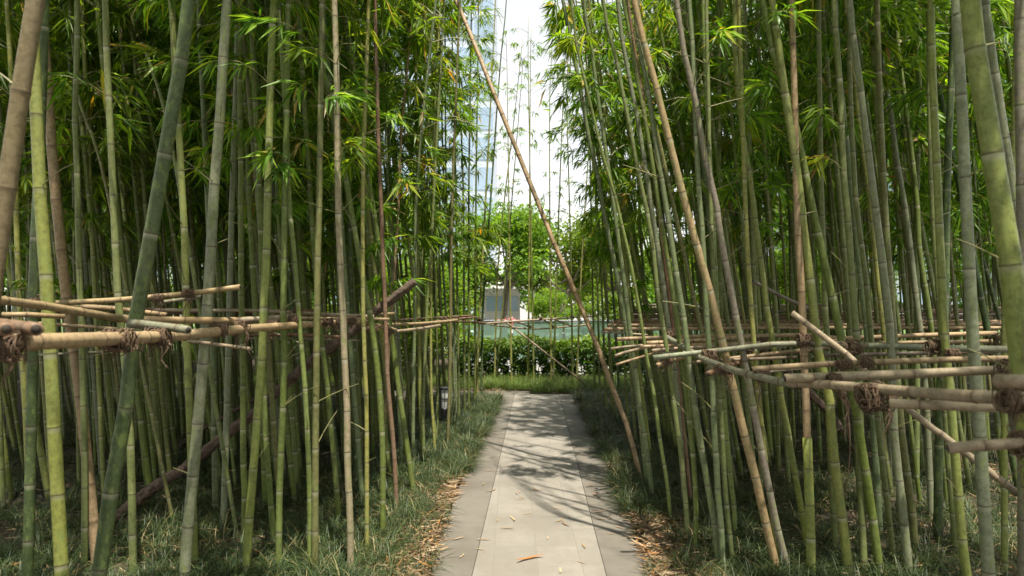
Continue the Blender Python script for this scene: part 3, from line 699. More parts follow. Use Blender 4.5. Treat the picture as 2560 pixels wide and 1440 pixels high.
rail([(5,787,2.75),(80,787,2.8),(160,792,2.9)], 13, 13, "short pole end lying above the two hollow tube ends", 'tan', group=RL)
rail([(383,775,4.7),(520,777,4.7),(640,777,4.75),(787,784,4.8),(935,792,4.85)], 9.5, 9.5, "long thin back pole running behind the mossy grey culm", 'pk', group=RL)
rail([(560,803,4.0),(650,798,4.1),(740,792,4.2)], 16, 17, "rough cracked thick pole piece on top of the front pole", 'pk', group=RL)
rail([(738,795,4.5),(860,796,4.6),(973,798,4.7)], 7, 7, "thin straight pole above the prop crossing", 'tan', group=RL)
rail([(935,786,5.2),(985,784,5.3)], 7.5, 7.5, "short pale pole end beside the reddish brown culm", 'tan', group=RL)
rail([(470,852,3.75),(550,862,3.7),(632,873,3.65)], 9, 9, "loose thin pole dipping below the front pole", 'pk', group=RL)
rail([(-60,800,2.6),(20,812,2.2),(90,823,1.85)], 24, 35, "near hollow dark tube whose open end faces the path", 'br', group=RL)
rail([(-120,802,2.4),(-50,813,2.05),(16,823,1.75)], 26, 36, "second hollow dark tube cut by the edge of view", 'br', group=RL)
rail([(80,807,3.9),(200,815,3.9),(330,826,3.9)], 9, 9, "thin pole showing between the front pole and the hollow tubes", 'tan', group=RL)
rail([(25,893,3.9),(120,886,4.0),(260,880,4.1)], 7, 7, "thin dark pole low down behind the bright yellow-green culm", 'gr', group=RL)
rail([(600,838,4.9),(720,836,4.9),(860,843,4.9)], 9, 9, "brown pole just under the front pole near the olive culm", 'br', group=RL)
rail([(600,846,5.6),(760,848,5.7),(900,852,5.8)], 7, 7, "dim pole under the railing behind the pinkish culm", 'mv', group=RL)
rail([(893,806,4.95),(940,812,5.1),(990,826,5.3)], 11, 10, "split pole bending down beyond the prop", 'tan', group=RL)
rail([(968,811,5.5),(1050,809,5.9),(1143,801,6.5)], 8, 7, "pole with a pale cut end pointing at the nearer lantern row", 'tan', group=RL)
rail([(985,829,5.4),(1040,823,5.6),(1100,814,5.9)], 8, 8, "short pole under the split one", 'pk', group=RL)
rail([(985,801,6.0),(1080,795,7.0),(1182,789,8.3)], 6, 5, "back pole running to the end of the left row", 'br', group=RL)
rail([(1030,812,6.8),(1120,800,7.6),(1190,793,8.6)], 6, 5, "dark pole below the back one at the end of the left row", 'br', group=RL)
rail([(1120,806,8.0),(1165,804,9.0),(1212,808,11.0)], 5, 5, "thin dark pole turning the corner of the left row", 'br', group=RL)
for i, (y0, y1, d, lab) in enumerate(((770, 776, 5.6, "upper of the poles seen far back among the left culms"), (836, 840, 6.4, "lower of the poles seen far back among the left culms"), (781, 786, 7.5, "deepest pole among the left culms"))):
    rail([(60, y0, d), (420, (y0 + y1) / 2, d), (800, y1, d)], 7, 6, lab, 'br', group=RL)
# far railing before the hedge
FRR = "poles of the far railing"
rail([(1200,810,12.0),(1290,803,12.2),(1380,797,12.4),(1482,790,12.6)], 4.4, 4.2, "upper pole of the far railing before the hedge", 'pk', group=FRR)
rail([(1225,812,13.0),(1339,822,13.0),(1476,811,13.0)], 4.2, 4.2, "lower bowed pole of the far railing before the hedge", 'pk', group=FRR)
for (a, b, lab) in (((1293,805), (1324,817), "first short tie pole between the far rails"), ((1351,793), (1385,817), "middle short tie pole between the far rails"), ((1389,799), (1427,815), "last short tie pole between the far rails")):
    rail([(a[0], a[1], 12.3), (b[0], b[1], 12.95)], 3.6, 3.6, lab, 'br', group=FRR)
# right railing
rail([(1661,840,4.7),(1706,865,4.25),(1756,896,3.85),(1811,918,3.55),(1900,943,3.15),(1985,961,2.9)], 13, 21, "curved grey pole bowing towards the path, thin end lashed far off", 'gr', group=RR)
rail([(1975,958,2.92),(2072,962,2.65),(2155,969,2.42),(2350,986,2.02),(2580,999,1.72)], 20, 36, "main front pole of the right railing with the big rope knot", 'pk', group=RR, inter=0.25)
rail([(1963,947,2.75),(2200,938,2.73),(2340,932,2.72),(2545,922,2.7)], 25, 22, "thick sawn-off pole lying across the front pole", 'pk', group=RR, inter=0.36)
rail([(1880,924,3.25),(1980,915,3.25),(2073,910,3.25),(2167,906,3.25),(2340,900,3.25),(2545,896,3.25)], 15, 16, "pole with a pale cut end just behind the thick sawn-off one", 'tan', group=RR)
rail([(1633,894,3.9),(1773,879,3.9),(1940,860,3.9),(2000,858,3.9),(2147,863,3.9),(2337,870,3.9),(2560,874,3.9)], 13, 18, "long crooked cross pole tied to the tan dead culm", 'gr', group=RR, inter=0.30)
rail([(1788,901,4.05),(1900,888,4.05),(2000,877,4.05),(2070,869,4.05)], 11, 10, "pale pole under the crooked cross pole", 'tan', group=RR)
rail([(1543,848,5.1),(1773,840,5.1),(2033,837,5.1)], 10, 8, "uppermost of the long poles reaching towards the path", 'tan', group=RR)
rail([(1617,858,4.8),(1773,850,4.8),(1973,837,4.8),(2113,846,4.8),(2253,840,4.8),(2490,833,4.8)], 11, 12, "long pale pole with a bright cut end over the curved one", 'tan', group=RR)
rail([(2190,858,4.3),(2300,856,4.3),(2480,853,4.3)], 10, 10, "pale double pole lashed near the broad grey culm", 'tan', group=RR)
rail([(1630,877,4.5),(1700,870,4.5),(1800,866,4.5),(1900,856,4.5)], 9, 8, "thin pole with a frayed end above the crooked cross pole", 'pk', group=RR)
rail([(1527,872,5.4),(1597,863,5.4),(1680,858,5.4)], 6.5, 6.5, "thin pole end jutting out over the path side grass", 'pk', group=RR)
rail([(1537,890,5.3),(1573,878,5.35),(1640,862,5.4)], 8, 7, "pole end slanting down, upper one by the tied pair", 'pk', group=RR)
rail([(1540,912,5.2),(1607,891,5.25),(1650,878,5.3)], 7, 6, "pole end slanting down, lower one by the tied pair", 'tan', group=RR)
rail([(1503,830,5.9),(1545,832,5.9),(1620,838,5.9)], 6, 6, "thin end of pole beside the long leaning pole", 'pk', group=RR)
rail([(1642,914,4.15),(1690,897,4.2),(1760,880,4.3)], 12, 11, "hollow pole end pointing at the path below the curved pole", 'tan', group=RR)
rail([(1770,935,3.55),(1787,928,3.7),(1850,905,4.1)], 14, 12, "dark hollow stub just below the curved pole", 'br', group=RR)
rail([(2225,1009,2.15),(2350,1013,2.07),(2490,1019,1.98)], 25, 25, "second pole slung close below the front pole", 'pk', group=RR)
rail([(2370,1121,1.75),(2450,1114,1.73),(2570,1106,1.7)], 29, 27, "lowest hollow pole stub sticking out at the right edge", 'pk', group=RR)
rail([(2493,952,1.55),(2540,953,1.5),(2600,955,1.45)], 34, 36, "split pole end at the right edge on top of the front pole", 'pk', group=RR)
rail([(1980,782,3.6),(2130,897,3.45),(2270,1027,3.3),(2377,1103,3.2),(2545,1235,3.05)], 15, 18, "slanting brace pole running down through the right railing", 'pk', "brace_pole", group=RR)
rail([(1882,702,4.9),(1950,740,4.95),(2035,777,5.0)], 10, 10, "upper slanting brace pole behind the tan dead culm", 'mv', "brace_pole", group=RR)
rail([(1890,932,3.6),(2000,922,3.7),(2120,905,3.8)], 7, 7, "thin dark pole under the sawn-off one", 'mv', group=RR)
rail([(1600,867,4.75),(1850,859,4.75),(2100,851,4.75)], 9, 9, "pale pole between the bright-ended one and the crooked cross pole", 'tan', group=RR)
rail([(1655,885,4.3),(1800,876,4.3),(1965,867,4.3)], 9, 8, "grey pole resting on the hollow one near the curved pole", 'gr', group=RR)
rail([(2050,889,4.0),(2260,884,4.0),(2485,880,4.0)], 10, 10, "shaded pole just below the crooked cross pole", 'mv', group=RR)
rail([(1720,906,4.0),(1850,899,4.0),(1992,893,4.0)], 8, 8, "thin pole passing under the curved pole at its first bend", 'pk', group=RR)
labs = ["first back pole of the right grove above the lashed ones", "second pole back in the right grove", "third pole back in the right grove", "fourth pole back in the right grove", "fifth pole back in the right grove", "sixth pole back in the right grove", "seventh pole back in the right grove", "eighth pole back in the right grove", "ninth pole back in the right grove", "deepest pole of the right grove", "stray pole lying askew among the right back poles", "dark pole crossing the right back poles"]
for i, (y0, y1, d, w) in enumerate(((823,820,5.8,9),(813,811,6.4,8),(806,808,6.9,8),(800,803,7.4,7),(793,795,8.2,7),(787,788,9.0,6),(781,780,10.0,6),(775,776,11.0,5.5),(769,770,12.5,5.5),(762,764,14.0,5),(808,784,7.8,7),(798,776,8.6,6))):
    x0 = 1510 + 10 * i if i < 10 else 2150 - 60 * (i - 10)
    rail([(x0, y0, d), ((x0 + 2500) / 2, (y0 + y1) / 2 + random.uniform(-2, 2), d), (2510, y1, d)], w, w, labs[i], random.choice(['pk', 'br', 'tan', 'mv']), group=RR)

# bark-covered props
def bark_log(pts, w0, w1, label, twist=0.0):
    w3 = [P(x, y, d) for x, y, d in pts]; base = w3[0].copy()
    c = catmull([q - base for q in w3], 24); n = len(c); S = 16
    r = np.linspace(w0 * pts[0][2] / F / 2, w1 * pts[-1][2] / F / 2, n)
    g = RNG.normal(0, 1, (n, S))
    for _ in range(2): g = (g + np.roll(g, 1, 0) + np.roll(g, -1, 0)) / 2
    mb = MB(); tube(mb, c + RNG.normal(0, 0.0015, c.shape), r, S, wob=1 + 0.13 * g)
    o = mb.build("wooden_prop", M_BARK, None, loc=base); return tag(o, label, "wooden prop", "bark-covered wooden props")
bark_log([(285,1297,4.85),(367,1233,4.9),(473,1160,4.93),(633,1033,4.98),(727,947,5.0),(800,887,5.05),(893,820,5.1),(930,787,5.12),(1037,703,5.15)], 27, 19, "long brown bark prop slanting up through the left railing, sawn top")
bark_log([(420,1135,7.0),(513,1070,6.9),(640,997,6.8),(760,925,6.7),(840,872,6.6)], 12, 9, "thinner bark prop running parallel behind the long one")
bark_log([(170,1360,4.5),(230,1330,4.55),(300,1290,4.7)], 20, 24, "dark log piece on the ground at the foot of the long prop")
bark_log([(1895,865,6.2),(1990,950,6.0),(2080,1040,5.8),(2100,1075,5.7)], 16, 18, "dark prop leaning the other way deep in the right grove")

# ------------------------------------------------------------------ rope lashings
def lash(px, py, d, r, label, axis=(1, 0.15, 0), n=24, width=0.07, hang=0.12, strands=5):
    c = P(px, py, d); root = empty("rope_lashing", c); tag(root, label, "rope", "fibre rope lashings on the railings")
    ax = norm(np.array([axis], dtype=float))[0]
    for which in (0, 1):
        mb = MB() if which == 0 else mb
        a = ax if which == 0 else norm(np.array([[0.12, 0.1, 1.0]]))[0]
        m = n if which == 0 else max(3, n // 3)
        u = norm(np.cross(a, np.array([0.3, 1.0, 0.2]))[None])[0]; w = np.cross(a, u)
        for k in range(m):
            th = np.linspace(0, 2 * math.pi, 15) + RNG.uniform(0, 6)
            rr = 0.70 * r * RNG.uniform(1.05, 1.45) * (1 + 0.10 * RNG.normal(0, 1, 15)); rr[-1] = rr[0]
            tilt = RNG.normal(0, 0.15, 2)
            off = (RNG.uniform(-0.5, 0.5)) * width * (1 if which == 0 else 0.8)
            p = a * off + rr[:, None] * (np.cos(th)[:, None] * u + np.sin(th)[:, None] * w) + a * (r * (tilt[0] * np.cos(th) + tilt[1] * np.sin(th)))[:, None]
            tube(mb, p, 0.0016 + 0.024 * r, 4, cap=False)
        for k in range(int(m * 1.5)):          # stray fibres
            t0 = RNG.uniform(0, 6.28); p0 = ax * RNG.uniform(-0.6, 0.6) * width + r * 0.9 * (math.cos(t0) * np.array([0, 1.0, 0]) + math.sin(t0) * np.array([0, 0, 1.0]))
            dv = RNG.normal(0, 1, 3); dv[2] -= 0.5; dv = norm(dv[None])[0] * RNG.uniform(0.3, 0.8) * r * 1.0
            t = np.linspace(0, 1, 4)[:, None]; tube(mb, p0 + dv * t + np.array([0, 0, -0.5 * r]) * t ** 2, 0.0012, 3, cap=False)
    mb.build("coil", M_ROPE, root)
    for k in range(strands):
        L = hang * RNG.uniform(0.3, 1.0); t = np.linspace(0, 1, 7)[:, None]
        p0 = ax * RNG.uniform(-0.5, 0.5) * width + np.array([0, -0.6 * r, -0.7 * r])
        side = np.array([RNG.normal(0, 0.16), RNG.normal(0, 0.12), 0])
        p = p0 + side * L * t + np.array([0, 0, -1.0]) * L * t + np.stack([0.012 * np.sin(t[:, 0] * RNG.uniform(3, 9)), 0 * t[:, 0], 0 * t[:, 0]], -1)
        m2 = MB(); tube(m2, p, np.linspace(0.0030, 0.0012, 7), 4)
        m2.build("loose_end", M_ROPE, root)
    return root

for (px, py, d, r, w, h, lab) in (
    (298, 850, 2.50, 0.040, 0.11, 0.09, "thickest tangled rope lashing on the left front pole, left of the biggest culm"),
    (392, 842, 2.78, 0.036, 0.09, 0.12, "rope lashing just right of the biggest dark culm on the front pole"),
    (12, 868, 1.93, 0.040, 0.09, 0.10, "dark rope knot where the left front pole begins, under the hollow tubes"),
    (545, 822, 3.30, 0.030, 0.08, 0.06, "light brown rope lashing at the mossy grey culm"),
    (602, 815, 3.52, 0.030, 0.06, 0.20, "rope lashing with long dangling ends at the pointed rail culm"),
    (395, 745, 3.68, 0.024, 0.05, 0.14, "rope lashing hanging from the sharp-tipped upper pole, beside the biggest culm"),
    (472, 733, 3.68, 0.024, 0.05, 0.20, "rope lashing on the sharp-tipped pole near the mossy culm, with a braided tail"),
    (100, 756, 3.4, 0.022, 0.10, 0.03, "rope wound where the sharp-tipped pole starts, behind the bright culm"),
    (680, 812, 3.85, 0.026, 0.05, 0.10, "rope lashing on the front pole at the brightest culm"),
    (735, 800, 4.00, 0.026, 0.05, 0.10, "rope lashing at the end of the rough cracked pole"),
    (745, 776, 4.75, 0.022, 0.06, 0.04, "small rope lashing on the thin back pole"),
    (820, 804, 4.25, 0.024, 0.06, 0.10, "rope lashing at the olive culm on the front pole"),
    (848, 803, 4.35, 0.022, 0.04, 0.08, "rope lashing at the pinkish culm on the front pole"),
    (880, 803, 4.60, 0.022, 0.04, 0.06, "rope lashing where the bark prop meets the front pole"),
    (900, 796, 4.80, 0.022, 0.04, 0.08, "rope lashing at the straw-green slender culm"),
    (930, 822, 5.00, 0.020, 0.08, 0.06, "rope lashing on the split pole beyond the prop"),
    (975, 828, 5.20, 0.018, 0.05, 0.05, "rope lashing at the reddish brown dead culm"),
    (1068, 811, 6.10, 0.022, 0.07, 0.08, "rope lashing below the leafy blue-green culm"),
    (1110, 797, 7.20, 0.022, 0.06, 0.06, "rope lashing on the back pole left of the lantern row"),
    (1160, 794, 8.20, 0.022, 0.06, 0.05, "rope lashing at the third grey lantern culm"),
    (1197, 799, 9.80, 0.024, 0.06, 0.06, "rope lashing at the corner of the left row"),
    (1238, 808, 12.1, 0.022, 0.06, 0.04, "rope tie at the left end of the far railing"),
    (1277, 803, 12.2, 0.022, 0.05, 0.05, "rope tie on the far railing at the second yellow culm"),
    (1325, 817, 12.9, 0.024, 0.07, 0.05, "rope tie on the lower far rail at the close pair"),
    (1352, 795, 12.3, 0.020, 0.04, 0.03, "rope tie on the upper far rail at its middle tie pole"),
    (1386, 817, 12.9, 0.026, 0.08, 0.05, "rope tie on the lower far rail at the straight yellow culm"),
    (1377, 797, 12.4, 0.022, 0.05, 0.04, "rope tie on the upper far rail at the straight yellow culm"),
    (1430, 792, 12.5, 0.024, 0.06, 0.04, "rope tie on the upper far rail at its last culm"),
    (1678, 838, 4.65, 0.024, 0.09, 0.06, "rope lashing at the thin far end of the curved pole"),
    (1700, 855, 4.40, 0.020, 0.05, 0.08, "rope lashing at the bluish green culm near the curved pole end"),
    (1772, 888, 3.85, 0.028, 0.08, 0.12, "rope lashing on the curved pole at its first bend"),
    (1812, 922, 3.58, 0.028, 0.07, 0.14, "rope lashing on the curved pole at the pinkish tan culm"),
    (1905, 940, 3.18, 0.026, 0.06, 0.16, "rope lashing with long fibres on the curved pole, left of the sawn-off pole"),
    (1872, 868, 3.95, 0.022, 0.05, 0.06, "rope lashing at the pale yellow culm"),
    (1905, 852, 4.6, 0.018, 0.08, 0.03, "light rope binding on the long pale pole"),
    (1645, 868, 4.7, 0.016, 0.03, 0.20, "frayed pale fibres hanging from the split rail end"),
    (1668, 902, 4.15, 0.022, 0.05, 0.06, "rope lashing on the hollow pole pointing at the path"),
    (2010, 850, 3.88, 0.036, 0.07, 0.10, "rope knot with an upright loop on the tan dead culm"),
    (2085, 948, 2.70, 0.024, 0.05, 0.08, "rope lashing where the sawn-off pole crosses the front pole"),
    (2128, 868, 3.72, 0.034, 0.13, 0.08, "wide dark rope tangle where the slanting brace crosses the crooked pole"),
    (2110, 911, 3.22, 0.022, 0.07, 0.05, "rope binding on the pale-ended pole, left of a second one"),
    (2166, 906, 3.22, 0.022, 0.06, 0.05, "rope binding on the pale-ended pole, right of its twin"),
    (2187, 993, 2.33, 0.048, 0.10, 0.17, "biggest rope knot with a long tassel on the right front pole"),
    (2105, 985, 2.6, 0.012, 0.02, 0.32, "braided rope end hanging left of the biggest knot"),
    (2340, 864, 3.75, 0.030, 0.12, 0.05, "wide rope binding on the crooked pole left of the thick grey culm"),
    (2380, 884, 3.6, 0.026, 0.06, 0.04, "small rope binding on the crooked pole at the lichen-patched culm"),
    (2322, 818, 5.9, 0.028, 0.10, 0.03, "rope lashing on a back pole left of the lichen-patched culm"),
    (2502, 850, 4.2, 0.032, 0.11, 0.05, "rope lashing in front of the thickest yellow-green culm"),
    (2535, 920, 2.60, 0.034, 0.12, 0.06, "frayed rope wound round the end of the sawn-off pole"),
    (2540, 1000, 1.76, 0.034, 0.07, 0.10, "dark rope wound on the front pole at the right edge"),
    (2562, 1108, 1.72, 0.030, 0.05, 0.20, "dark rope hanging at the lowest pole stub")):
    lash(px, py, d, r, lab, width=w, hang=h)

# ------------------------------------------------------------------ filling the groves: culms copied from a few kinds
def variant(seed, h, r0, zf, dens, size=1.0):
    random.seed(seed)
    pts = [np.array([0, 0, -0.03])]; dx, dy = random.uniform(-.02, .02), random.uniform(-.02, .02); x = y = 0.0
    for k in range(1, 10):
        dx += random.uniform(-.02, .02); dy += random.uniform(-.02, .02); x += dx * h / 9; y += dy * h / 9
        pts.append(np.array([x, y, h * k / 9]))
    mb, npos, nt_, nr = stem_mesh(pts, r0, r0 * 0.3, 0.12 + 4.4 * 2 * r0, 8)
    fm = foliage_mb(npos, nt_, nr, zf, dens=dens, size=size)
    return mb, fm, (npos, nt_, nr, zf, dens, size)
VAR = [variant(100 + k, random.uniform(8.0, 9.8), 0.019 + 0.0015 * (k % 5), [2.0, 2.6, 3.1, 2.3, 1.7][k % 5], [1.2, 1.1, 1.3, 1.4, 1.1][k % 5] * (1.0 if k < 7 else 0.45), 1.1) for k in range(12)]
VAR += [variant(140 + k, 7.4 + 0.4 * k, 0.018 + 0.002 * k, 4.2, 0.4, 1.0) for k in range(3)]
VMESH = [(a.mesh("stem", [M_CULM]), b.mesh("foliage", [M_LEAF, M_TWIG], False)) for a, b, _ in VAR]
random.seed(21)

LABS = {
 ('L', 0): ("slender culm in the crowded middle of the left grove", "culms in the crowded middle of the left grove"),
 ('L', 1): ("dim slender culm deep at the back of the left grove", "culms deep at the back of the left grove"),
 ('R', 0): ("slender culm in the crowded middle of the right grove", "culms in the crowded middle of the right grove"),
 ('R', 1): ("dim slender culm deep at the back of the right grove", "culms deep at the back of the right grove")}

def place_ok(x, y, m, taken):
    for (a, b) in taken:
        if (a - x) ** 2 + (b - y) ** 2 < m * m: return False
    return True

taken = list(HERO_XY)
def fill(side, n, y0, y1, bias, mind):
    out = []; tries = 0
    while len(out) < n and tries < 60000:
        tries += 1
        y = y0 + (y1 - y0) * random.random() ** bias
        if side == 'L':
            x = -(0.45 - SL * y * 0.5 + 0.35) - random.random() ** 1.2 * (0.80 * y - 0.4)
            if x < -0.80 * y - 0.3 or x < -9.5: continue
            if 10.9 < y < 12.3: continue
            if y > 12.3 and x > -3.0: continue
        else:
            x = 1.22 + 0.02 * y + random.random() ** 1.2 * (0.80 * y - 1.0)
            if x > 0.80 * y + 0.3 or x > 10: continue
            if y > 11.3 and x < 3.4: continue
        if place_ok(x, y, mind, taken):
            taken.append((x, y)); out.append((x, y))
    return out

def copy_culm(k, x, y, lx, ly, s, rz, col, lab, grp):
    root = empty("bamboo_culm", (x, y, 0)); root.rotation_euler = (ly, lx, 0); root.scale = (s, s, s * random.uniform(0.95, 1.1))
    tag(root, lab, "bamboo", grp)
    stem_me, leaf_me = VMESH[k]
    if abs(x - 0.2) < 4.0:          # next to the path: its own foliage, kept out of the gap
        A = np.array(Matrix.Translation((x, y, 0)) @ root.rotation_euler.to_matrix().to_4x4() @ Matrix.Diagonal((*root.scale, 1)) @ Matrix.Rotation(rz, 4, 'Z'))
        q = VAR[k][2]
        fm = foliage_mb(*q[:4], dens=q[4], size=q[5], clip=lambda c: open_gap(A[:3, :3] @ c + A[:3, 3]))
        leaf_me = fm.mesh("foliage", [M_LEAF, M_TWIG], False) if fm.n else None
    for me, nm in zip((stem_me, leaf_me), ("stem", "foliage")):
        if me is None: continue
        o = bpy.data.objects.new(nm, me); COL.objects.link(o); o.parent = root; o.rotation_euler = (0, 0, rz)
        if nm == "stem": o.color = jitcol(C[col], 0.12)
    return root

GREENS = ['g', 'g', 'dg', 'gg', 'gg', 'bg', 'yg', 'ol', 'gr', 'yl']
for side, n, y0, y1, bias, md in (('L', 62, 4.6, 8.0, 0.9, 0.17), ('L', 52, 8.0, 16.0, 1.2, 0.25), ('R', 42, 4.8, 8.0, 0.9, 0.18), ('R', 40, 8.0, 16.0, 1.2, 0.25)):
    for (x, y) in fill(side, n, y0, y1, bias, md):
        L = -abs(random.gauss(0.075, 0.05)) if side == 'L' else -abs(random.gauss(0.11, 0.05))
        lab, grp = LABS[(side, 0 if y < 8.0 else 1)]
        copy_culm(random.randrange(7) if y < 7.5 else random.randrange(7, 12), x, y, L, random.gauss(0, 0.035), random.uniform(0.8, 1.15), random.uniform(0, 6.28), random.choice(GREENS), lab, grp)

# the rest of the grove, farther back and beside the camera: one mass
mass = MB()
def add_mass(x, y, lx, ly, s, rz, k):
    M = Matrix.Translation((x, y, 0)) @ Matrix.Rotation(lx, 4, 'Y') @ Matrix.Rotation(ly, 4, 'X') @ Matrix.Rotation(rz, 4, 'Z') @ Matrix.Scale(s, 4)
    a, b, _ = VAR[k]
    mass.merge(a, M, lambda m: m * 0, db=random.random() ** 2 * 0.6)
    if y < 6 and abs(x) < 4.0:
        q = VAR[k][2]; A = np.array(M)
        b = foliage_mb(*q[:4], dens=q[4], size=q[5], clip=lambda c: open_gap(A[:3, :3] @ c + A[:3, 3]))
    if b.n: mass.merge(b, M, lambda m: m + 1)
cnt = 0
while cnt < 330:
    sd = random.choice('LLR'); y = random.uniform(6.0, 20.0)
    x = random.uniform(-15, -3.2) if sd == 'L' else random.uniform(4.5, 15)
    if abs(x) < 0.40 * y or abs(x) > 0.95 * y + 1.5: continue
    if sd == 'L' and 10.8 < y < 12.2: continue
    if sd == 'R' and 0.52 * y < x < 0.72 * y and random.random() < 0.75: continue
    if not place_ok(x, y, 0.3, taken): continue
    taken.append((x, y)); cnt += 1
    add_mass(x, y, -abs(random.gauss(0.08, 0.05)), random.gauss(0, 0.04), random.uniform(0.85, 1.2), random.uniform(0, 6.28), random.randrange(12))
cnt = 0
while cnt < 210:
    sd = random.choice('LLR'); y = random.uniform(6.2, 16.0)
    x = -1.5 - (0.82 * y - 1.5) * random.random() ** 1.5 if sd == 'L' else random.uniform(2.0, 0.8 * y)
    if sd == 'L' and 10.8 < y < 12.2: continue
    if y > 11.3 and -3.0 < x < 3.6: continue
    if not place_ok(x, y, 0.17, taken): continue
    taken.append((x, y)); cnt += 1
    add_mass(x, y, -abs(random.gauss(0.08, 0.05)), random.gauss(0, 0.04), random.uniform(0.8, 1.15), random.uniform(0, 6.28), random.randrange(7, 12) if abs(x) < 4.5 else random.randrange(12))
cnt = 0
while cnt < 60:
    sd = random.choice('LLR'); y = random.uniform(5.6, 10.8)
    x = -random.uniform(1.6, 4.2) if sd == 'L' else random.uniform(1.9, 4.2)
    if not place_ok(x, y, 0.13, taken): continue
    taken.append((x, y)); cnt += 1
    add_mass(x, y, -abs(random.gauss(0.08, 0.05)), random.gauss(0, 0.04), random.uniform(0.75, 1.05), random.uniform(0, 6.28), random.randrange(7, 12))
cnt = 0
while cnt < 110:
    sd = random.choice('LLR'); y = random.uniform(5.2, 10.8)
    x = -random.uniform(1.0, 4.2) if sd == 'L' else random.uniform(1.75, 4.2)
    if abs(x) > 0.8 * y or not place_ok(x, y, 0.11, taken): continue
    taken.append((x, y)); cnt += 1
    add_mass(x, y, -abs(random.gauss(0.07, 0.04)), random.gauss(0, 0.03), random.uniform(0.75, 1.1), random.uniform(0, 6.28), random.randrange(12, 15))
for _ in range(26):
    y = random.uniform(-7, 1.0); x = random.choice((-1, 1)) * random.uniform(1.2, 5.0)
    add_mass(x, y, random.gauss(-0.03, 0.04), random.gauss(0, 0.04), random.uniform(0.95, 1.2), random.uniform(0, 6.28), random.choice((0, 3, 4)))
for (x, y) in ((-2.0, 2.2), (-2.7, 1.6), (-1.9, 0.9), (-3.1, 2.6), (-2.4, -0.3), (-1.7, -0.9), (-3.3, 0.6), (-4.2, 1.5), (2.3, 2.0), (2.9, 1.3), (2.2, 0.6), (3.4, 2.3), (2.6, -0.5), (3.6, 0.4), (4.4, 1.8), (3.0, -1.5), (-2.6, -1.8), (-3.6, -0.9), (-1.9, -2.8), (-4.4, 0.2), (-5.2, 1.6), (-3.4, -3.4), (1.9, -2.2), (4.2, -0.8), (2.5, -3.6), (5.2, 0.8), (-1.5, -4.5), (1.6, -5.0), (0.2, -5.5), (-4.8, -2.4), (4.6, -3.0)):
    add_mass(x, y, random.gauss(-0.03, 0.04), random.gauss(0, 0.04), random.uniform(0.95, 1.2), random.uniform(0, 6.28), random.randrange(12))
mo = mass.build("bamboo_thicket", [M_CULM, M_LEAF, M_TWIG], None, smooth=False); mo.color = (*C['g'], 1)
tag(mo, "dense mass of bamboo beyond the countable culms", "bamboo thicket", kind="stuff")

# ------------------------------------------------------------------ lilyturf, litter, fallen leaves
def grass(name, spots, nb, hmin, hmax, label, mat=None):
    n = len(spots); N = n * nb
    base = np.repeat(spots, nb, axis=0) + np.concatenate([RNG.normal(0, 0.026, (N, 2)), np.zeros((N, 1))], 1)
    az = RNG.uniform(0, 2 * math.pi, N); sp = np.repeat(RNG.normal(0, 1, n), nb); L = RNG.uniform(hmin, hmax, N) * np.clip(1 + 0.32 * sp, 0.45, 1.8); lean = RNG.uniform(0.4, 1.5, N)
    dirh = np.stack([np.cos(az), np.sin(az), 0 * az], -1); sd = np.stack([-np.sin(az), np.cos(az), 0 * az], -1)
    w = RNG.uniform(0.0013, 0.0026, N)[:, None]
    V = []
    for s, ws in ((0.0, 1.0), (0.4, 1.0), (0.75, 0.75), (1.0, 0.1)):
        out = (lean * L * s ** 1.6)[:, None] * dirh
        up = (L * (s - 0.55 * lean * s ** 2.4))[:, None] * np.array([0, 0, 1.0])
        c = base + out + up
        V += [c - sd * w * ws, c + sd * w * ws]
    v = np.stack(V, 1).reshape(-1, 3); i = np.arange(N)[:, None] * 8
    q = np.concatenate([i + np.array([a, a + 1, a + 3, a + 2]) for a in (0, 2, 4)])
    mb = MB(); mb.add(v, None, q, 0, np.repeat(np.clip(RNG.normal(0.42, 0.2, N) + 0.14 * np.repeat(RNG.normal(0, 1, n), nb), 0, 1), 8))
    o = mb.build(name, mat or M_GRASS); return tag(o, label, "ground cover", kind="stuff")

def scatter(n, side, y0, y1, bias=1.0, far=6.0, edge=0.0, pw=1.3):
    out = []
    while len(out) < n:
        y = y0 + (y1 - y0) * random.random() ** bias
        w = min(far, 0.85 * y)
        if side == 'L':
            e = LE(y) - edge; x = e - random.random() ** pw * w
        else:
            e = RE(y) + edge; x = e + random.random() ** pw * w
        if abs(x) > 0.82 * y + 0.3: continue
        out.append((x, y, 0.0))
    return np.array(out)

def thin(p):
    """Leave the bare, litter-covered strips beside the path thin."""
    keep = []
    for x, y, z in p:
        near = (LE(y) - x) if x < 0.1 else (x - RE(y))
        bare = 0.0
        if x < 0.1 and y < 6.1: bare = max(0, 1.25 - near / (0.48 if y < 5.7 else 0.25))
        if x > 0.1 and y < 5.0: bare = max(0, 1.3 - near / 0.5)
        n_ = math.sin(x * 7.3 + y * 3.1) + math.sin(x * 3.7 - y * 5.3)
        if n_ > 1.15: bare = max(bare, 0.8)
        if random.random() > min(bare, 1) * 0.95: keep.append((x, y, z))
    return np.array(keep)
random.seed(5)
gl = thin(np.vstack([scatter(4200, 'L', 3.5, 11.0, 1.4, pw=1.6), scatter(1500, 'L', 3.7, 10.9, 1.2, far=0.8)]))
grr = thin(np.vstack([scatter(3800, 'R', 3.5, 13.2, 1.4, pw=1.6), scatter(1500, 'R', 3.7, 11.6, 1.2, far=0.8)]))
grass("lilyturf", gl, 24, 0.07, 0.19, "dark green lilyturf carpeting the left bamboo bed")
grass("lilyturf", grr, 24, 0.07, 0.19, "dark green lilyturf carpeting the right bamboo bed")
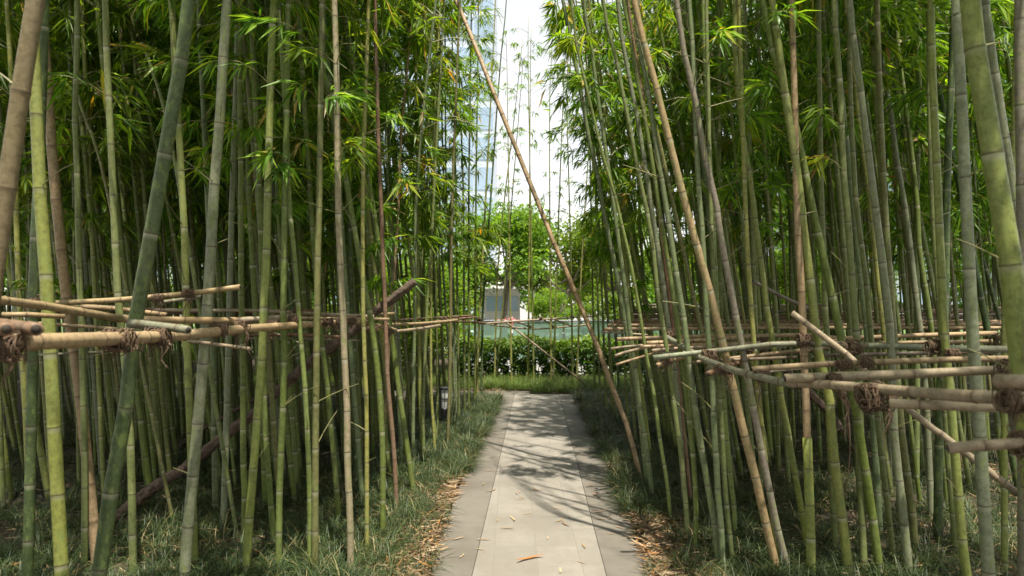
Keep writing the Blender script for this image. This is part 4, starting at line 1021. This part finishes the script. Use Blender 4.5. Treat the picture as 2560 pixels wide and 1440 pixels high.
fe = np.array([(random.uniform(-0.5, 2.6), random.uniform(11.95, 13.3) if random.random() < .6 else random.uniform(11.6, 12.2), 0) for _ in range(1300)])
fe = np.array([q for q in fe if not (q[0] < 0.35 and q[1] < 12.0)])
fe = np.vstack([fe, [(random.uniform(-6.5, -0.3), random.uniform(12.0, 14.6), 0) for _ in range(1100)]])
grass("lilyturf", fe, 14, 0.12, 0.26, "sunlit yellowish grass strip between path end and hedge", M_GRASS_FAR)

def litter(n_edge, n_bed, label):
    ps = []
    for side in 'LR':
        ps.append(scatter(n_edge, side, 3.6, 11.2, 1.5, far=0.45, edge=0.02, pw=1.3))
        ps.append(scatter(n_bed, side, 3.6, 12, 1.4, far=5, pw=1.8))
    zone = []
    while len(zone) < 5600:
        if random.random() < .5:
            y = random.uniform(3.9, 6.1); x = LE(y) - abs(random.gauss(0, 0.24)) - 0.03
        else:
            y = random.uniform(3.7, 5.1); x = RE(y) + abs(random.gauss(0, 0.26)) + 0.03
        zone.append((x, y, 0))
    p = np.vstack(ps + [np.array(zone)]); n = len(p)
    p[:, 2] = RNG.uniform(0.004, 0.05, n); 
    az = RNG.uniform(0, 6.28, n); el = RNG.normal(0, 0.22, n)
    d = np.stack([np.cos(az) * np.cos(el), np.sin(az) * np.cos(el), np.abs(np.sin(el)) * 0.7], -1)
    L = RNG.uniform(0.035, 0.13, n)
    mb = MB(); leaf_batch(mb, p, d, L, L * RNG.uniform(0.09, 0.17, n), RNG.uniform(0, 0.12, n), np.clip(RNG.normal(0.55, 0.28, n), 0, 1), roll=RNG.normal(0, 0.5, n))
    o = mb.build("leaf_litter", M_LITTER, smooth=False); return tag(o, label, "leaf litter", kind="stuff")
litter(3000, 6500, "dry tan bamboo leaves strewn along both path edges")

LM = []
for k in range(5):
    mb = MB(); t = np.linspace(0, 1, 7); L = 0.11 + 0.012 * k; w = L * 0.075 * np.sin(np.pi * (t * 0.92 + 0.05)) ** 0.8
    bend = 0.012 * k * np.sin(t * 2.2); z = 0.004 + 0.010 * (t - 0.5) ** 2 * (1 + k) + 0.002
    a = np.stack([t * L, bend + w, z + 0.002], -1); b = np.stack([t * L, bend - w, z + 0.002], -1); c = np.stack([t * L, bend, z], -1)
    v = np.stack([a, c, b], 1).reshape(-1, 3)
    q = [(3 * i + j, 3 * i + j + 1, 3 * i + j + 4, 3 * i + j + 3) for i in range(6) for j in (0, 1)]
    mb.add(v, None, q, 0, [0.55, 0.75, 0.65, 0.45, 1.0][k]); LM.append(mb.mesh("fallen_leaf", [M_LITTER]))
random.seed(9)
def drop(px, py, k, rz, s=1.0, lab=None):
    d = EYE * F / (py - HZ); c = P(px, py, d)
    o = bpy.data.objects.new("fallen_leaf", LM[k]); COL.objects.link(o); o.location = (c[0], c[1], 0.0205); o.rotation_euler = (0, 0, rz); o.scale = (s, s, s)
    tag(o, lab or "small dry tan bamboo leaf lying on the grey path", "leaf", "dry leaves on the path")
drop(1292, 1417, 4, 0.25, 1.15, "largest orange-brown leaf lying at the near middle of the path")
for (px, py) in ((1405,1305),(1443,1412),(1430,1260),(1245,1305),(1250,1330),(1300,1240),(1290,1238),(1190,1380),(1400,1430),(1455,1368),(1425,1325),(1370,1350),(1215,1185),(1322,1145),(1245,1110),(1260,1170),(1297,1250),(1312,1256),(1405,1280),(1375,1130),(1365,1045),(1340,1035),(1450,1145),(1430,1125),(1480,1180),(1513,1198),(1515,1305),(1560,1330),(1540,1345),(1500,1250),(1530,1300),(1230,1090),(1245,1082),(1150,1250),(1130,1360),(1190,1358),(1160,1395),(1480,1290),(1420,1055),(1300,1060),(1443,1040),(1440,1062),(1265,1090),(1390,1010),(1285,1030),(1552,1300),(1240,1230),(1275,1300),(1360,1235),(1330,1290),(1225,1150),(1205,1220),(1465,1225),(1340,1180),(1395,1190)):
    drop(px, py, random.randrange(4), random.uniform(0, 6.28), random.uniform(0.5, 0.85))

# ------------------------------------------------------------------ lanterns
def lantern(px, py0, py1, w, label):
    d = EYE * F / (py1 - HZ); c = P(px, py1, d); hgt = (py1 - py0) / F * d; W = w / F * d
    root = empty("garden_lantern", (c[0], c[1], 0), 0.12); tag(root, label, "lantern", "black garden lanterns")
    mb = MB(); box(mb, (0, 0, hgt * 0.23), (W * 0.98, W * 0.98, hgt * 0.46), bev=0.004); mb.build("base", M_BLACK, root, smooth=False)
    mb = MB(); box(mb, (0, 0, hgt * 0.98), (W * 1.06, W * 1.06, hgt * 0.045), bev=0.003); mb.build("cap", M_BLACK, root, smooth=False)
    mb = MB()
    for sx in (-1, 1):
        for sy in (-1, 1): box(mb, (sx * W * 0.45, sy * W * 0.45, hgt * 0.708), (W * 0.1, W * 0.1, hgt * 0.496))
    for sy in (-1, 1):
        for z in (0.70, 0.73): box(mb, (0, sy * W * 0.45, hgt * z), (W * 0.8, W * 0.06, hgt * 0.012)); 
        for z in (0.70, 0.73): box(mb, (sy * W * 0.45, 0, hgt * z), (W * 0.06, W * 0.8, hgt * 0.012))
        box(mb, (-W * 0.06, sy * W * 0.45, hgt * 0.71), (W * 0.05, W * 0.05, hgt * 0.49))
    mb.build("frame", M_BLACK, root, smooth=False)
    mb = MB(); box(mb, (0, 0, hgt * 0.70), (W * 0.78, W * 0.78, hgt * 0.47)); mb.build("diffuser", M_WHITE, root, smooth=False)
lantern(1113, 968, 1064, 24, "nearer black lantern post with white panes among the left culms")
lantern(992, 918, 976, 15, "farther black lantern post deep in the left grove")

# ------------------------------------------------------------------ hedge and background
random.seed(33)
hroot = empty("hedge", (0, 13.6, 0)); tag(hroot, "clipped broad-leaved hedge across the end of the path", "hedge")
mb = MB(); N = 19000
x = RNG.uniform(-1.1, 6.0, N); hz = RNG.random(N); z = 0.05 + 0.76 * hz ** 0.9; y = RNG.uniform(-0.42, 0.42, N)
keep = (np.sin(x * 9.0 + 3 * np.sin(z * 7)) + np.sin(x * 23.0 + z * 9) < 1.0) | (z > 0.55)
x, y, z = x[keep], y[keep], z[keep]; N = len(x)
z = z + 0.05 * np.sin(x * 5) * (z > 0.6) + RNG.normal(0, 0.02, N)
az = RNG.uniform(0, 6.28, N); el = RNG.uniform(-0.3, 1.1, N); L = RNG.uniform(0.08, 0.15, N)
val = np.clip((z - 0.35) * 1.1 + RNG.normal(0, 0.2, N), 0, 1)  # leaf colour lightens with height: the sunlit top is painted in
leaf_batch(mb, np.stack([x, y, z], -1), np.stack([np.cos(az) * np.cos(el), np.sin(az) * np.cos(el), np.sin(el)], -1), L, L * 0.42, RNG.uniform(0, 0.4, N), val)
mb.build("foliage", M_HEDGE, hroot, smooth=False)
for k in range(46):
    x0 = -1.05 + k * 0.152 + random.uniform(-.06, .06); y0 = random.uniform(-.2, .2)
    mb = MB()
    for b_ in range(3):
        q = [np.array([x0, y0, -0.02]), np.array([x0 + random.uniform(-.06, .06), y0 + random.uniform(-.06, .06), 0.3]), np.array([x0 + random.uniform(-.16, .16), y0 + random.uniform(-.14, .14), 0.72])]
        tube(mb, catmull(q, 4), np.linspace(0.011, 0.004, 9), 5)
    mb.build("stem", M_TRUNK, hroot)

# glass balustrade beyond the hedge
def balustrade(x0, x1, y, label, n):
    root = empty("glass_balustrade", ((x0 + x1) / 2, y, 0)); tag(root, label, "balustrade"); L = x1 - x0
    for k in range(n):
        w = L / n; cx = -L / 2 + w * (k + 0.5)
        mb = MB(); box(mb, (cx, 0, 0.56), (w - 0.05, 0.016, 0.92)); mb.build("glass_pane", M_GLASS, root, smooth=False)
    for k in range(n + 1):
        mb = MB(); box(mb, (-L / 2 + L / n * k, 0.03, 0.36), (0.05, 0.03, 0.78), bev=0.004); mb.build("post", M_STEEL, root, smooth=False)
    mb = MB(); box(mb, (0, 0, 1.05), (L, 0.05, 0.045), bev=0.006); mb.build("handrail", M_STEEL, root, smooth=False)
balustrade(-1.3, 6.5, 17.2, "greenish glass balustrade with slim posts beyond the hedge", 6)

def tree(name, label, loc, h, crown_r, crown_h, nleaf, lsize, mat, trunk_r=0.14, group=None, seed=0, zc=None, cat="tree", lw=0.55):
    rs = np.random.default_rng(seed); root = empty(name, loc); tag(root, label, cat, group)
    mb = MB(); zc = zc if zc is not None else h * 0.38
    top = np.array([rs.normal(0, .2), rs.normal(0, .2), h * 0.8])
    tr = catmull([np.array([0, 0, -0.05]), np.array([rs.normal(0, .08), rs.normal(0, .08), zc * 0.6]), np.array([rs.normal(0, .15), rs.normal(0, .15), zc + .3]), top], 6)
    tube(mb, tr, np.linspace(trunk_r, trunk_r * 0.25, len(tr)), 8)
    blobs = []
    for k in range(13):
        az = rs.uniform(0, 6.28); f = rs.uniform(0.35, 1.0); zz = zc + (h - zc) * rs.uniform(0.1, 0.95)
        rr = crown_r * f * (1 - 0.45 * abs((zz - zc) / (h - zc) - 0.35))
        e = np.array([math.cos(az) * rr, math.sin(az) * rr, zz]); blobs.append((e, rs.uniform(0.26, 0.5) * crown_r))
        s = tr[int(rs.uniform(0.45, 0.9) * (len(tr) - 1))]
        q = catmull([s, (s + e) / 2 + np.array([0, 0, -0.12 * crown_r]), e], 4)
        tube(mb, q, np.linspace(trunk_r * 0.38, trunk_r * 0.08, len(q)), 5)
    blobs.append((np.array([0, 0, h - crown_r * .35]), crown_r * .5))
    mb.build("trunk", M_TRUNK, root)
    mb = MB(); per = nleaf // len(blobs)
    for c, r in blobs:
        u = norm(rs.normal(0, 1, (per, 3))) * (rs.random(per) ** 0.45)[:, None] * r * np.array([1, 1, 0.75])
        u += rs.normal(0, r * 0.12, u.shape)
        az = rs.uniform(0, 6.28, per); el = rs.uniform(-0.9, 0.6, per); L = rs.uniform(0.6, 1.3, per) * lsize
        leaf_batch(mb, c + u, np.stack([np.cos(az) * np.cos(el), np.sin(az) * np.cos(el), np.sin(el)], -1), L, L * lw, rs.uniform(0, .4, per), np.clip(rs.normal(0.5, 0.28, per), 0, 1), roll=rs.uniform(-1.2, 1.2, per))
    mb.build("crown", mat, root, smooth=False)
    return root

tree("broadleaf_tree", "broad green tree rising behind the hedge, left of the long leaning pole", (-0.3, 25.5, 0), 4.9, 2.0, 3, 9000, 0.17, M_TREE, seed=1, zc=1.9)
tree("broadleaf_tree", "green tree behind the hedge in line with the long leaning pole", (2.0, 27, 0), 4.8, 2.2, 3, 9000, 0.17, M_LIME, seed=2, zc=1.9)
tree("broadleaf_tree", "taller green tree showing at the inner edge of the right grove", (4.4, 28.5, 0), 5.2, 2.3, 3, 8000, 0.18, M_LIME, seed=3, zc=1.8)
tree("broadleaf_tree", "green tree glimpsed at the end of the left row above the railing", (-3.6, 26, 0), 5.2, 2.3, 3, 8000, 0.18, M_TREE, seed=4, zc=1.6)
tree("round_shrub", "bright yellow-green rounded shrub above the far railing", (1.25, 22.5, 0), 1.75, 0.95, 1, 4200, 0.10, M_LIME, 0.05, seed=5, zc=0.5, cat="shrub")
tree("round_shrub", "yellow-green shrub to the right of the brightest rounded one", (2.9, 23.0, 0), 1.85, 0.95, 1, 4000, 0.10, M_LIME, 0.05, seed=6, zc=0.5, cat="shrub")
tree("azalea_bush", "small bush with pink flowers beside the dark car", (-0.1, 20.5, 0), 1.0, 0.26, .3, 500, 0.05, M_FLOWER, 0.02, seed=7, zc=0.8, cat="flowers", lw=0.9)
for k, (x_, y_, h_) in enumerate(((-5.0, 34, 3.6), (-2.3, 43, 3.8), (3.4, 35, 3.4), (5.8, 37, 4.0), (8.5, 36, 4.2), (1.6, 44, 3.4))):
    tree("broadleaf_tree", ("light tree behind the broad tree, at the left of the pavilion", "light tree behind the white pavilion", "pale green tree between the two big trees behind the hedge", "pale green tree beyond the right row end, inner one", "pale green tree beyond the right row end, outer one", "farthest light tree showing under the big tree crowns")[k], (x_, y_, 0), h_, 2.3, 2, 4000, 0.24, M_LIME, seed=80 + k, zc=0.7, group="light trees across the street")
bgx = [(-9.5, 24, 5.5), (-13.5, 25, 6.5), (-17.5, 26, 6.0), (-20, 22, 7), (-7, 29, 6.5), (8.5, 29, 4.4), (12.5, 27, 4.2), (16.0, 26, 5.2), (20.5, 27, 6.2), (14.0, 33, 6.5), (-24, 25, 7.0)]
bl_ = ["sunlit tree glimpsed far behind the left railing near the lantern", "sunlit tree glimpsed behind the crowded left culms", "bright tree far behind the brightest left culm", "bright tree far behind the biggest dark culm", "tall tree between tower and left grove", "low bright tree far behind the tied pair", "bright tree low behind the tan dead culm", "bright tree showing right of the broad grey culm", "bright tree showing right of the thick grey culm", "tree before the grey building", "tree at the outermost left behind the culms"]
for (q, lb, k) in zip(bgx, bl_, range(20)):
    tree("broadleaf_tree", lb, (q[0], q[1], 0), q[2], 2.4, 3, 4200, 0.24, M_LIME if k in (0, 1, 2, 5, 6, 7, 8) else M_TREE, seed=20 + k, zc=0.8, group="trees glimpsed beyond the groves")

for (x_, y_, h_, lb) in ((-1.75, 13.7, 1.5, "low green shrub at the left end of the hedge"), (-3.0, 13.9, 1.8, "low green shrub second from the hedge end"), (-4.4, 13.6, 1.6, "low green shrub behind the farther lantern, by the side path"), (-6.0, 13.9, 1.9, "low green shrub farthest from the hedge end"), (-1.85, 15.4, 2.3, "bushy green shrub right behind the corner of the left row"), (-3.5, 15.9, 2.6, "bushy shrub behind the farther black lantern"), (-2.6, 18.6, 2.6, "bushy green shrub behind the end of the left row"), (-4.4, 19.2, 3.4, "leafy shrub behind the lantern culms, second from the corner"), (-6.4, 18.4, 3.0, "leafy shrub behind the bark prop top"), (-8.6, 19.6, 3.6, "large leafy shrub behind the pale pinkish culm"), (7.4, 18.4, 2.6, "bushy green shrub behind the tied pair of culms")):
    tree("leafy_shrub", lb, (x_, y_, 0), h_, 1.35 if h_ > 2 else 0.85, 2, 5200 if h_ > 2 else 3000, 0.13 if h_ > 2 else 0.1, M_LIME, 0.05, seed=int(60 - x_ * 3), zc=0.7 if h_ > 2 else 0.35, cat="shrub", group="shrubs behind the groves")
# buildings
def building(name, label, loc, w, dpt, h, floors, cols, mwall, mwin, band, rz=0.0, group=None):
    root = empty(name, loc, rz); tag(root, label, "building", group)
    mb = MB(); box(mb, (0, 0, h / 2), (w, dpt, h)); mb.build("wall", mwall, root, smooth=False)
    fh = h / floors
    for k in range(floors):
        mb = MB(); cw = w / cols
        for c in range(cols):
            box(mb, (-w / 2 + cw * (c + .5), -dpt / 2 - 0.03, fh * (k + 0.5)), (cw * 0.93, 0.06, fh * band))
        mb.build("window_band", mwin, root, smooth=False)
    mb = MB(); box(mb, (0, 0, h + 0.25), (w + 0.6, dpt + 0.6, 0.5)); mb.build("roof", mwall, root, smooth=False)
    return root
building("glass_tower", "tall pale blue glass tower rising behind the left grove", (-19.5, 84, 0), 35, 18, 66, 20, 16, M_TOWER, M_WIN, 0.74)
building("office_block", "grey office block seen between the right culms", (36, 58, 0), 30, 12, 20, 7, 12, M_CONC, M_WIN, 0.5)
building("apartment_block", "pale block far behind the left grove", (-40, 60, 0), 26, 12, 14, 5, 10, M_PALE, M_WIN, 0.45)
root = empty("pavilion", (-0.75, 38, 0)); tag(root, "low white flat-roofed pavilion beyond the far railing", "pavilion")
mb = MB(); box(mb, (0, 0, 2.32), (4.4, 4, 0.34), bev=0.03); mb.build("roof", M_WHITE, root, smooth=False)
mb = MB(); box(mb, (0.2, 0.9, 1.07), (2.0, 1.8, 2.14)); mb.build("wall", M_PAV, root, smooth=False)
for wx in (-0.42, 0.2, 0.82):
    mb = MB(); box(mb, (wx, -0.03, 1.35), (0.5, 0.06, 0.8)); mb.build("shade_panel", M_WIN, root, smooth=False)  # dark panels painted in for the shade under the roof
for sx in (-1.9, 1.9):
    mb = MB(); tube(mb, np.array([(sx, -1.6, 0), (sx, -1.6, 2.15)]), 0.08, 10); mb.build("column", M_PALE, root)

# parked car beyond the balustrade
car = empty("parked_car", (-2.75, 24.5, 0), 0.0); tag(car, "black car parked beyond the far railing, only its roof showing", "car")
prof = [(-2.15, .35), (-2.2, .7), (-2.05, .92), (-1.3, 1.0), (-0.75, 1.38), (0.35, 1.42), (1.15, 1.0), (1.95, .88), (2.15, .65), (2.1, .35)]
n = len(prof); v = [(x_, s * (0.86 if z_ < 1.05 else 0.68), z_) for s in (-1, 1) for x_, z_ in prof]
q = [(i, i + 1, n + i + 1, n + i) for i in range(n - 1)] + [(0, n, 2 * n - 1, n - 1)]
mb = MB(); mb.add(v, None, q)
for s in (0, 1):
    mb.add([v[s * n + i] for i in range(n)] + [(0, v[s * n][1], .6)], [(n, i, (i + 1) % n) for i in range(n)])
mb.build("body", M_CARB, car, smooth=False)
for s in (-1, 1):
    mb = MB(); mb.add([(-1.15, s * .84, 1.04), (-.72, s * .705, 1.33), (.3, s * .705, 1.36), (.95, s * .84, 1.04)], None, [(0, 1, 2, 3)]); mb.build("side_window", M_CARG, car, smooth=False)
    for xw in (-1.35, 1.35):
        mb = MB(); tube(mb, np.array([(xw, s * .72, .33), (xw, s * .9, .33)]), 0.33, 20); w_ = mb.build("wheel", M_TYRE, car)
        mb = MB(); tube(mb, np.array([(xw, s * .88, .33), (xw, s * .915, .33)]), 0.2, 16); mb.build("rim", M_RIM, w_)
for s in (-1, 1):
    mb = MB(); box(mb, (-2.14, s * .62, .76), (.1, .3, .12)); mb.build("tail_light", M_TAIL, car, smooth=False)
